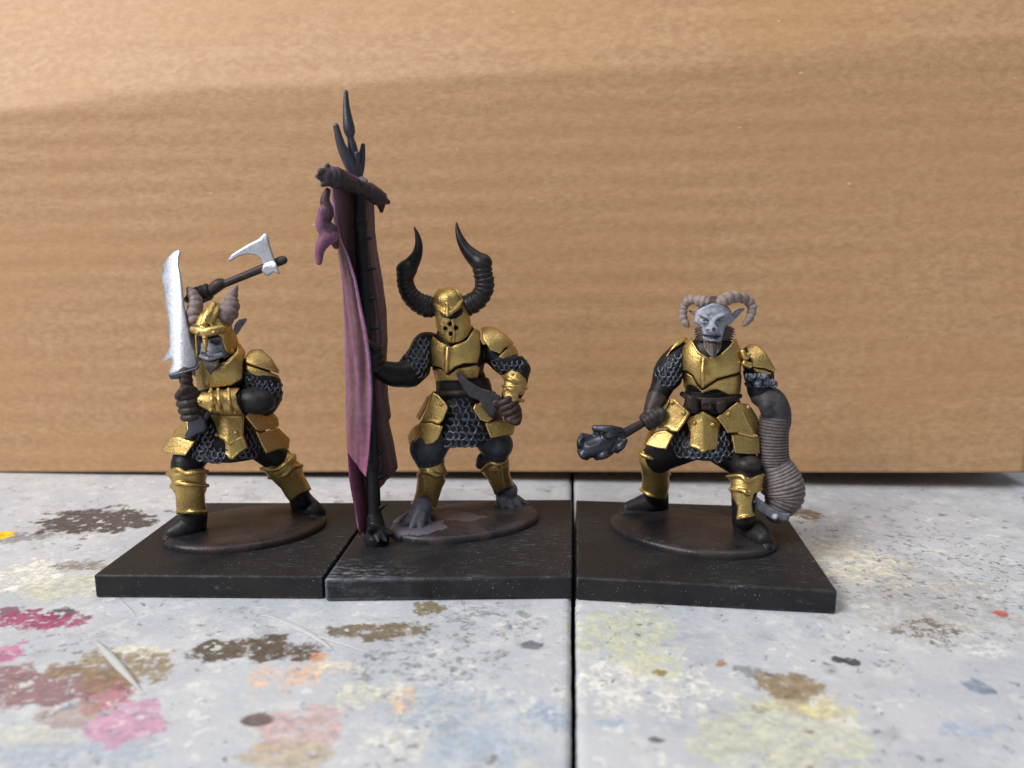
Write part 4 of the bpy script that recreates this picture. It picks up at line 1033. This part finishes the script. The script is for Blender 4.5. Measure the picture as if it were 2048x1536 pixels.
            edge = max(math.exp(-((1 - sx) / .035) ** 2), .85 * math.exp(-((sx - .70) / .045) ** 2), .5 * math.exp(-((sx - .80 - (y - 600) * .0003) / .02) ** 2))
            c = np.array((0.060, 0.036, 0.044)) if sx < .5 else np.array((0.060, 0.036, 0.044)) + (np.array((0.150, 0.078, 0.088)) - np.array((0.060, 0.036, 0.044))) * min(1, (sx - .5) / .14)
            if sx < .22: c = np.array((0.135, 0.08, 0.08))
            c = c * (1 + .45 * mnoise.noise(Vector((sx * 22, y * .012, 8))))
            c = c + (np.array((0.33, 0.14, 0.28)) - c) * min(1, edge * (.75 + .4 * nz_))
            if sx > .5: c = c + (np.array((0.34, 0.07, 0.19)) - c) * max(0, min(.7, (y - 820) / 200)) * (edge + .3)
            Cc.append(c)
    F = [(j * ns + i, j * ns + i + 1, (j + 1) * ns + i + 1, (j + 1) * ns + i) for j in range(nt - 1) for i in range(ns - 1)]
    o = mesh_obj('banner_cloth', V, F, MAT['cloth'], T, True, root)
    at = o.data.attributes.new('paint', 'FLOAT_COLOR', 'POINT'); at.data.foreach_set('color', np.hstack([np.array(Cc), np.ones((len(Cc), 1))]).astype(np.float32).ravel())
    md = o.modifiers.new('thickness', 'SOLIDIFY'); md.thickness = 0.032; md.offset = 0
figurine_banner()
# ------------------------------------------------------------------ bare-headed ram-horned figurine with a mace and a trunk arm
zg = Frame(1280, 560, 4.8, 10.15); zh = Frame(1140, 740, 3.658, 10.15); zi = Frame(1340, 570, 9.6, 10.15)
def figurine_ram():
    cs = [(0.71, 8.775), (3.455, 8.43), (3.676, 11.118), (0.90, 11.392)]
    root = np.array([2.2, 9.95, 0.0])
    T = thing('ram_horned_figurine', root, 'grey faced bearded figurine with curled ram horns, holding out a dark mace', 'figurine', GROUP)
    square_base(T, root, cs, MAT['base'], 0.022)
    oval_base(T, root, (1226, 1038), (1552, 1102), (1400, 1116), MAT['oval_c'], seed=3)
    f = zh; g = f.ground
    b = Sculpt(zg, 0.0108)
    b.tube([(690, 640, 0, 160), (685, 780, 8, 255), (690, 920, 5, 268), (690, 1080, 0, 235), (690, 1180, 0, 250)], flat=1.35)
    b.tube([(390, 700, -5, 110), (285, 860, 4, 140), (225, 1000, 14, 112), (165, 1130, 24, 92)]); b.tube([(165, 1130, 26, 90), (120, 1220, 36, 78), (100, 1290, 42, 66)], col=BROWN)
    b.tube([(1080, 740, 0, 115), (1150, 900, 4, 130), (1150, 1050, 10, 118), (1200, 1120, 12, 105)])
    b.tube([(700, 640, 4, 150), (695, 520, 14, 120)])
    b.use(zh)
    b.ell((970, 480, 0), (230, 170, 170))
    b.tube([(840, 530, 0, 150), (660, 625, -22, 125), (620, 700, -40, 105), (625, 850, -66, 90), (620, 950, g(620, 1040) - 4, 78)])
    b.tube([(1100, 540, 5, 150), (1250, 670, 34, 118), (1290, 760, 48, 105), (1270, 930, 64, 86), (1265, 1090, 74, 74)])
    # head
    G2 = (0.27, 0.285, 0.34); DK = (0.055, 0.058, 0.075)
    b.use(zi)
    b.ell((835, 570, 20), (335, 235, 270), 4, GREY)
    b.tube([(830, 640, 26, 265), (822, 850, 36, 200), (820, 985, 36, 178)], 5, GREY)
    b.ell((828, 520, 43), (240, 120, 120), 5, GREY)
    b.ell((570, 680, 22), (110, 80, 120), 8, GREY); b.ell((1085, 680, 22), (115, 80, 120), 8, GREY)
    b.tube([(812, 620, 50, 52), (808, 720, 60, 62), (795, 850, 68, 88)], 4, GREY)
    b.ell((745, 850, 66), (75, 60, 80), 3, GREY); b.ell((850, 850, 66), (78, 60, 80), 3, GREY)
    b.ell((818, 930, 52), (195, 80, 140), 4, GREY)
    b.ell((650, 668, 60), (120, 52, 70), 2, G2, 's'); b.ell((985, 668, 60), (125, 52, 70), 2, G2, 's')
    b.ell((655, 660, 44), (85, 44, 60), 1.5, GREY); b.ell((985, 660, 44), (88, 44, 60), 1.5, GREY)
    b.tube([(565, 556, 44, 36), (650, 590, 54, 42), (750, 655, 60, 40)], 3, GREY); b.tube([(1095, 552, 44, 36), (1000, 590, 54, 42), (872, 655, 60, 40)], 3, GREY)
    b.tube([(565, 680, 46, 16), (650, 715, 53, 18), (735, 690, 56, 15)], 2, GREY); b.tube([(1090, 680, 44, 16), (985, 718, 53, 18), (885, 690, 56, 15)], 2, GREY)
    b.tube([(585, 632, 54, 14), (650, 664, 59, 19), (738, 676, 60, 14)], .8, DK, 's'); b.tube([(1070, 632, 53, 14), (985, 664, 59, 19), (886, 676, 60, 14)], .8, DK, 's')
    b.tube([(690, 700, 62, 10), (640, 775, 56, 12)], 3, G2, 's'); b.tube([(930, 700, 62, 10), (980, 780, 56, 12)], 3, G2, 's')
    b.tube([(548, 505, 38, 34), (690, 440, 48, 38), (825, 392, 48, 38), (960, 415, 46, 34), (1080, 480, 38, 30)], 4, GREY)
    b.tube([(650, 1010, 52, 26), (740, 1040, 60, 34), (820, 1048, 63, 36), (900, 1036, 60, 32), (970, 1000, 52, 26)], 1.5, GREY)
    b.tube([(640, 935, 52, 14), (735, 985, 62, 17), (825, 1000, 66, 18), (910, 985, 62, 17), (1010, 925, 50, 14)], 1, DK, 's')
    b.ell((725, 868, 78), (20, 24, 40), 1, DK, 's'); b.ell((850, 862, 79), (22, 24, 40), 1, DK, 's')
    b.use(zh)
    b.fist((655, 325, 46), (545, 400, 50), 26, 26, side=-1, col=(0.032, 0.025, 0.024))
    b.build('body', MAT['body'], T, root)
    # hair, whiskers and beard
    s = Sculpt(zi, 0.0075); HB = (0.070, 0.052, 0.050)
    for x in (790, 840, 885): s.tube([(x, 370, 36, 44), (x + 6, 290, 26, 46), (x + 10, 235, 8, 26)], 2, HB)
    s.build('hair', MAT['horn'], T, root)
    for sd, xs in ((-1, (600, 470)), (1, (1050, 1250))):
        s = Sculpt(zi, 0.0075)
        for i in range(6):
            y = 800 + 48 * i
            x0 = xs[0] + sd * (-12 * i); x1 = xs[1] - sd * 16 * max(0, i - 2)
            s.tube([(x0, y, 36, 22), ((x0 + x1) / 2, y + 18, 30, 26), (x1, y + 62, 10, 10)], .5, HB if i % 2 else (0.105, 0.076, 0.074))
        s.build('whiskers', MAT['horn'], T, root)
    s = Sculpt(zi, 0.0075)
    for i, x in enumerate(np.linspace(665, 970, 11)):
        e = abs(i - 5) / 5
        s.tube([(x, 1075, 52 - 12 * e, 24), (815 + (x - 815) * .9, 1200, 68 - 14 * e, 24), (820 + (x - 815) * .6, 1375 - 80 * e * e, 76 - 8 * e, 12)], .4, HB if i % 2 else (0.15, 0.115, 0.105))
    s.build('beard', MAT['horn'], T, root)
    # ears
    s = Sculpt(zi, 0.008); s.plate([(1160, 640), (1180, 560), (1250, 490), (1330, 452), (1430, 446), (1440, 470), (1380, 520), (1310, 600), (1240, 670), (1190, 720)], 12, 8, su=-8, bow=-2, lip=1.5, col=G2); s.build('ear', MAT['body'], T, root)
    s = Sculpt(zi, 0.008); s.tube([(540, 550, 18, 34), (450, 535, 12, 32), (370, 492, 6, 16)], 2, (0.22, 0.18, 0.18)); s.build('ear', MAT['body'], T, root)
    # curled horns
    HH = (0.27, 0.215, 0.20)
    s = Sculpt(zi, 0.008); s.tube([(690, 330, 34, 100), (600, 310, 30, 105), (480, 280, 24, 82), (370, 290, 18, 82), (285, 380, 12, 74), (258, 470, 10, 70), (255, 570, 12, 68), (270, 670, 14, 66), (340, 790, 18, 48)], 3, HH, ribs=8, amp=.17, n=128)
    s.build('horn', MAT['horn'], T, root)
    s = Sculpt(zi, 0.008); s.tube([(950, 340, 34, 96), (1040, 290, 30, 110), (1180, 240, 22, 104), (1330, 238, 14, 90), (1470, 280, 6, 84), (1560, 380, 4, 84), (1570, 480, 6, 80), (1550, 580, 10, 76), (1500, 680, 14, 66), (1420, 765, 18, 46)], 3, HH, ribs=9, amp=.16, n=144)
    s.build('horn', MAT['horn'], T, root)
    # breastplate
    p = Sculpt(zg, 0.0092)
    p.tube([(680, 620, 6, 235), (680, 780, 15, 290), (690, 900, 10, 280)], flat=1.3)
    p.tube([(610, 760, 62, 16), (600, 900, 70, 20), (600, 1030, 64, 16)], 12)
    p.clip([(488, 545), (530, 640), (590, 705), (650, 742), (760, 722), (850, 640), (900, 570), (960, 535), (1005, 560), (1015, 640), (985, 760), (960, 890), (860, 912), (740, 945), (660, 1000), (602, 1046), (560, 1005), (500, 905), (440, 872), (385, 862), (382, 760), (410, 640)])
    p.tube([(500, 600, 40, 12), (560, 695, 56, 13), (640, 745, 62, 13)], 2)
    po = p.build('breastplate', MAT['gold'], T, root)
    p = Sculpt(zg, 0.0092); p.tube([(690, 860, 8, 283), (692, 1000, 4, 272), (692, 1080, 2, 262)], flat=1.32)
    p.tube([(600, 1000, 62, 14), (602, 1080, 60, 12)], 8)
    p.clip([(408, 880), (450, 890), (505, 925), (555, 1020), (602, 1062), (670, 1012), (750, 960), (870, 928), (978, 905), (985, 1085), (860, 1112), (740, 1052), (690, 1060), (600, 1095), (540, 1030), (480, 1005), (412, 1035)])
    p.build('belly_plate', MAT['gold'], po, root)
    # shoulder guards
    p = Sculpt(zg, 0.0092); p.ell((1090, 860, -4), (240, 255, 200), rot=(0, 0, .25))
    p.clip([(1022, 620), (1070, 606), (1140, 630), (1210, 700), (1270, 800), (1304, 862), (1290, 885), (1200, 850), (1080, 835), (1055, 740), (1030, 680)])
    po = p.build('shoulder_guard', MAT['gold'], T, root)
    p = Sculpt(zg, 0.0092); p.ell((1095, 870, -4), (222, 240, 190), rot=(0, 0, .2)); p.clip([(1085, 842), (1200, 862), (1265, 888), (1245, 912), (1180, 900), (1100, 880)]); p.build('lower_plate', MAT['gold'], po, root)
    s = Sculpt(zg, 0.009); s.tube([(985, 690, 40, 26), (1010, 740, 42, 30), (1040, 720, 38, 26)], 3); s.tube([(1000, 800, 40, 28), (1050, 820, 40, 30)], 3); s.build('strap_buckle', MAT['gold'], po, root)
    p = Sculpt(zg, 0.0092); p.ell((390, 800, -10), (215, 270, 190), rot=(0, 0, -.3))
    p.clip([(485, 540), (400, 548), (350, 570), (270, 700), (195, 800), (200, 830), (250, 770), (290, 690), (340, 650), (430, 590)]); p.build('shoulder_guard', MAT['gold'], T, root)
    # mail sleeves
    m = Sculpt(zg, 0.0105); m.tube([(400, 720, -4, 128), (295, 860, 4, 152), (235, 1000, 12, 125)])
    m.clip([(390, 640), (420, 760), (400, 1000), (320, 1060), (130, 1010), (125, 930), (190, 840), (300, 690)]); mo = m.build('mail_sleeve', MAT['mail'], T, root)
    rings(m, [(370, 680), (390, 850), (370, 980), (250, 1010), (150, 970), (160, 890), (260, 780)], 48, 44, 30, mo, root, seed=13)
    m = Sculpt(zg, 0.0105); BLU = (0.14, 0.16, 0.21); m.tube([(1090, 800, 0, 125), (1150, 930, 6, 142), (1160, 1010, 10, 118)])
    m.clip([(985, 870), (1090, 845), (1250, 905), (1318, 990), (1290, 1035), (1200, 1050), (1110, 1060), (1030, 1050), (990, 960)])
    for x, y in ((1060, 930), (1150, 930), (1220, 980), (1130, 990), (1270, 990), (1190, 930)): m.ell((x, y, 34), (40, 34, 34), 2, BLU)
    mo = m.build('mail_sleeve', MAT['mail'], T, root)
    rings(m, [(1000, 890), (1090, 870), (1240, 920), (1300, 990), (1250, 1020), (1100, 1040), (1020, 1000)], 50, 44, 30, mo, root, seed=14)
    # trunk arm with its clamp
    s = Sculpt(zh, 0.0088); TR = (0.085, 0.074, 0.074); TL = (0.16, 0.135, 0.135)
    s.tube([(1400, 190, 14, 80), (1470, 225, 20, 98), (1505, 300, 24, 104), (1515, 380, 24, 98)], 5, (0.050, 0.046, 0.050))
    s.tube([(1440, 260, 34, 60), (1455, 300, 36, 58)], 6, (0.035, 0.034, 0.040))
    s.tube([(1500, 340, 24, 104), (1488, 460, 26, 104), (1485, 580, 28, 106), (1488, 690, 30, 112)], 3, TR, ribs=16, amp=.06, n=150)
    s.tube([(1488, 680, 30, 112), (1520, 760, 32, 138), (1552, 850, 36, 150), (1560, 930, 38, 140), (1520, 1030, 40, 98)], 3, TL, ribs=14, amp=.05, n=150)
    tr = s.build('trunk_arm', MAT['horn'], T, root)
    s = Sculpt(zh, 0.0092); s.plate([(1298, 935), (1318, 925), (1345, 908), (1412, 962), (1470, 1005), (1540, 1042), (1615, 1050), (1598, 1108), (1500, 1108), (1440, 1070), (1380, 1035), (1340, 985), (1305, 975)], 74, 24, su=10, k=5, col=(0.115, 0.125, 0.15)); s.ell((1500, 1075, 90), (20, 20, 24), 2, (0.35, 0.37, 0.42)); s.tube([(1305, 945, 78, 10), (1350, 965, 82, 10)], 2, (0.16, 0.17, 0.2)); s.build('clamp', MAT['body'], tr, root)
    # belt with pouches and buckle
    s = Sculpt(zg, 0.0095); LE = (0.030, 0.024, 0.022)
    s.tube([(690, 1080, 2, 255), (692, 1200, 2, 262), (692, 1260, 2, 280)], flat=1.3, col=(0.018, 0.016, 0.016)); s.clip([(360, 1050), (980, 1080), (1010, 1280), (800, 1300), (480, 1290), (340, 1230)])
    s.tube([(405, 1095, 12, 26), (500, 1140, 44, 32), (700, 1165, 60, 32), (870, 1145, 46, 30), (960, 1115, 14, 24)], 2, LE, flat=2)
    s.plate([(455, 1130), (500, 1112), (580, 1150), (575, 1230), (540, 1275), (440, 1230)], 60, 18, bow=6, k=6, col=LE); s.plate([(585, 1165), (690, 1170), (700, 1250), (590, 1245)], 66, 14, k=5, lip=3, col=LE)
    s.plate([(740, 1170), (830, 1160), (820, 1240), (760, 1290), (720, 1240)], 62, 16, bow=6, k=6, col=LE); s.build('belt', MAT['body'], T, root)
    # mace
    mt = thing_part('mace', T)
    s = Sculpt(zh, 0.009); s.tube([(680, 315, 44, 20), (540, 385, 50, 28), (420, 450, 60, 34), (350, 490, 66, 30)], 2, (0.034, 0.028, 0.028)); s.build('haft', MAT['body'], mt, root)
    s = Sculpt(zh, 0.0085); MI = (0.03, 0.031, 0.037)
    s.tube([(360, 485, 66, 48), (300, 510, 68, 70), (220, 545, 74, 82), (150, 560, 80, 80)], 5, MI)
    for a_, b_ in (((370, 440), (180, 425)), ((400, 520), (340, 590)), ((300, 600), (200, 640)), ((120, 640), (75, 600)), ((90, 490), (70, 560)), ((240, 480), (330, 470)), ((250, 545), (150, 590))):
        (x0, y0), (x1, y1) = a_, b_
        s.tube([(x0, y0, 74, 22), ((x0 + x1) / 2, (y0 + y1) / 2, 92, 30), (x1, y1, 84, 20)], 3, MI)
    for x, y in ((180, 418), (85, 470), (65, 590), (190, 645), (350, 592), (402, 515), (130, 640)): s.tube([((x + 220) / 2, (y + 535) / 2, 78, 30), (x, y, 84, 13)], 3, MI)
    s.ell((175, 510, 104), (95, 42, 70), 3, MI, 's', rot=(0, 0, -.3)); s.build('mace_head', MAT['iron'], mt, root)
    # mail skirt
    m = Sculpt(zh, 0.0115); m.tube([(970, 380, 0, 190), (970, 500, 4, 245), (965, 640, 8, 300)], flat=1.3)
    m.clip([(760, 360), (1200, 360), (1220, 520), (1215, 655), (1100, 672), (980, 665), (860, 650), (735, 610), (730, 520)]); mo = m.build('mail_skirt', MAT['mail'], T, root)
    rings(m, [(800, 430), (860, 440), (880, 590), (1000, 650), (900, 640), (750, 600), (745, 530)], 42, 37, 25, mo, root, seed=15); rings(m, [(1095, 430), (1180, 470), (1205, 640), (1100, 655), (1000, 640), (1085, 580)], 42, 37, 25, mo, root, seed=16)
    rings(m, [(880, 585), (1100, 585), (1100, 655), (880, 642)], 42, 36, 25, mo, root, seed=17)
    # hip and thigh plates
    def tas(name, out, w0, riv=(), par=T, **kw):
        p = Sculpt(f, 0.0092); p.plate(out, w0, **kw); o = p.build(name, MAT['gold'], par, root)
        for x, y in riv: rivet(p, x, y, 19, o, root)
        return o
    tas('front_plate', [(958, 305), (985, 300), (1075, 352), (1102, 385), (1088, 480), (1085, 580), (1010, 590), (965, 612), (940, 585), (870, 560), (878, 470), (858, 380), (885, 345)], 62, [(910, 386), (1043, 398)], t=10, sv=8, bow=8, ridge=7, ru=980, lip=1.2)
    c = tas('thigh_plate', [(735, 208), (770, 215), (880, 312), (840, 385), (790, 455), (740, 452), (710, 425), (640, 425), (648, 400), (690, 320)], 54, [(830, 312), (745, 236)], t=10, su=14, sv=8, bow=5, lip=1.2)
    tas('lower_plate', [(632, 445), (700, 440), (760, 475), (735, 520), (705, 582), (640, 575), (535, 548), (580, 495)], 58, par=c, t=10, su=14, sv=8, bow=5, lip=1.0)
    tas('side_plate', [(735, 208), (690, 260), (640, 330), (560, 480), (540, 545), (600, 480), (650, 400), (700, 300)], 34, par=c, t=9, su=22)
    c = tas('thigh_plate', [(1068, 348), (1100, 325), (1225, 232), (1255, 250), (1300, 350), (1350, 450), (1330, 480), (1240, 455), (1150, 462), (1120, 410)], 56, [(1155, 322)], t=10, su=-10, sv=8, bow=5, lip=1.2)
    tas('side_plate', [(1235, 240), (1310, 250), (1370, 340), (1398, 420), (1392, 480), (1345, 468), (1300, 360)], 36, [(1300, 272)], par=c, t=9, su=-20)
    tas('lower_plate', [(1180, 475), (1240, 468), (1335, 492), (1392, 485), (1392, 612), (1300, 618), (1205, 608)], 56, par=c, t=10, su=-14, sv=6, bow=5, lip=1.0)
    # greaves
    p = Sculpt(f, 0.0095); p.tube([(618, 650, -36, 132), (622, 750, -50, 116), (626, 860, -66, 106), (620, 930, -74, 104)])
    p.clip([(500, 600), (520, 565), (560, 610), (620, 632), (700, 640), (745, 640), (740, 720), (725, 780), (735, 840), (700, 940), (640, 940), (560, 910), (512, 870), (530, 800), (520, 720), (502, 670)])
    p.tube([(505, 590, -30, 14), (530, 620, -6, 16), (620, 650, 2, 16), (735, 650, -22, 14)], 3); p.tube([(520, 735, -44, 12), (600, 750, -16, 14), (730, 765, -36, 12)], 3); p.tube([(515, 870, -66, 11), (580, 915, -42, 13), (690, 935, -50, 11)], 3); p.build('shin_guard', MAT['gold'], T, root)
    p = Sculpt(f, 0.0095); p.tube([(1288, 780, 48, 130), (1275, 880, 60, 108), (1268, 960, 66, 92), (1265, 1070, 74, 80)])
    p.clip([(1148, 775), (1200, 760), (1260, 775), (1330, 790), (1400, 765), (1420, 800), (1412, 850), (1380, 890), (1345, 900), (1330, 980), (1345, 1062), (1290, 1085), (1215, 1095), (1225, 1000), (1190, 940), (1168, 880), (1180, 830)])
    p.tube([(1150, 778, 60, 13), (1250, 775, 84, 16), (1300, 815, 90, 16), (1410, 770, 66, 14)], 3); p.tube([(1170, 870, 66, 12), (1270, 885, 90, 14), (1300, 905, 90, 14), (1400, 870, 72, 12)], 3); p.tube([(1230, 1088, 88, 10), (1280, 1075, 98, 11), (1345, 1060, 86, 10)], 3); p.build('shin_guard', MAT['gold'], T, root)
    s = Sculpt(f, 0.010); s.ell((1300, 685, 58), (95, 62, 90), col=(0.030, 0.026, 0.026)); s.build('knee_pad', MAT['body'], T, root)
    # boots
    bc = (0.019, 0.018, 0.018)
    p = Sculpt(f, 0.010); a, t = g(640, 1030), g(420, 1045)
    p.tube([(640, 910, a, 86), (600, 960, a + 2, 88), (520, 985, (a + t) / 2, 70), (420, 1010, t, 48)], 10, bc); p.tube([(660, 960, a - 4, 66), (670, 1010, a - 4, 58)], 8, bc)
    p.tube([(680, 1045, a - 2, 36), (540, 1045, (a + t) / 2 + 4, 42), (385, 1048, t + 4, 42)], 1.5, bc, flat=.62); p.build('boot', MAT['body'], T, root)
    p = Sculpt(f, 0.010); a, t = g(1260, 1195), g(1420, 1275)
    p.tube([(1270, 1090, a + 4, 84), (1305, 1140, a + 6, 92), (1365, 1190, (a + t) / 2 + 6, 84), (1410, 1235, t, 66)], 10, bc); p.tube([(1250, 1130, a, 56), (1255, 1180, a, 48)], 8, bc)
    p.tube([(1270, 1215, a + 2, 32), (1370, 1270, (a + t) / 2 + 8, 46), (1425, 1290, t + 6, 46)], 1.5, bc, flat=.62); p.build('boot', MAT['body'], T, root)
figurine_ram()
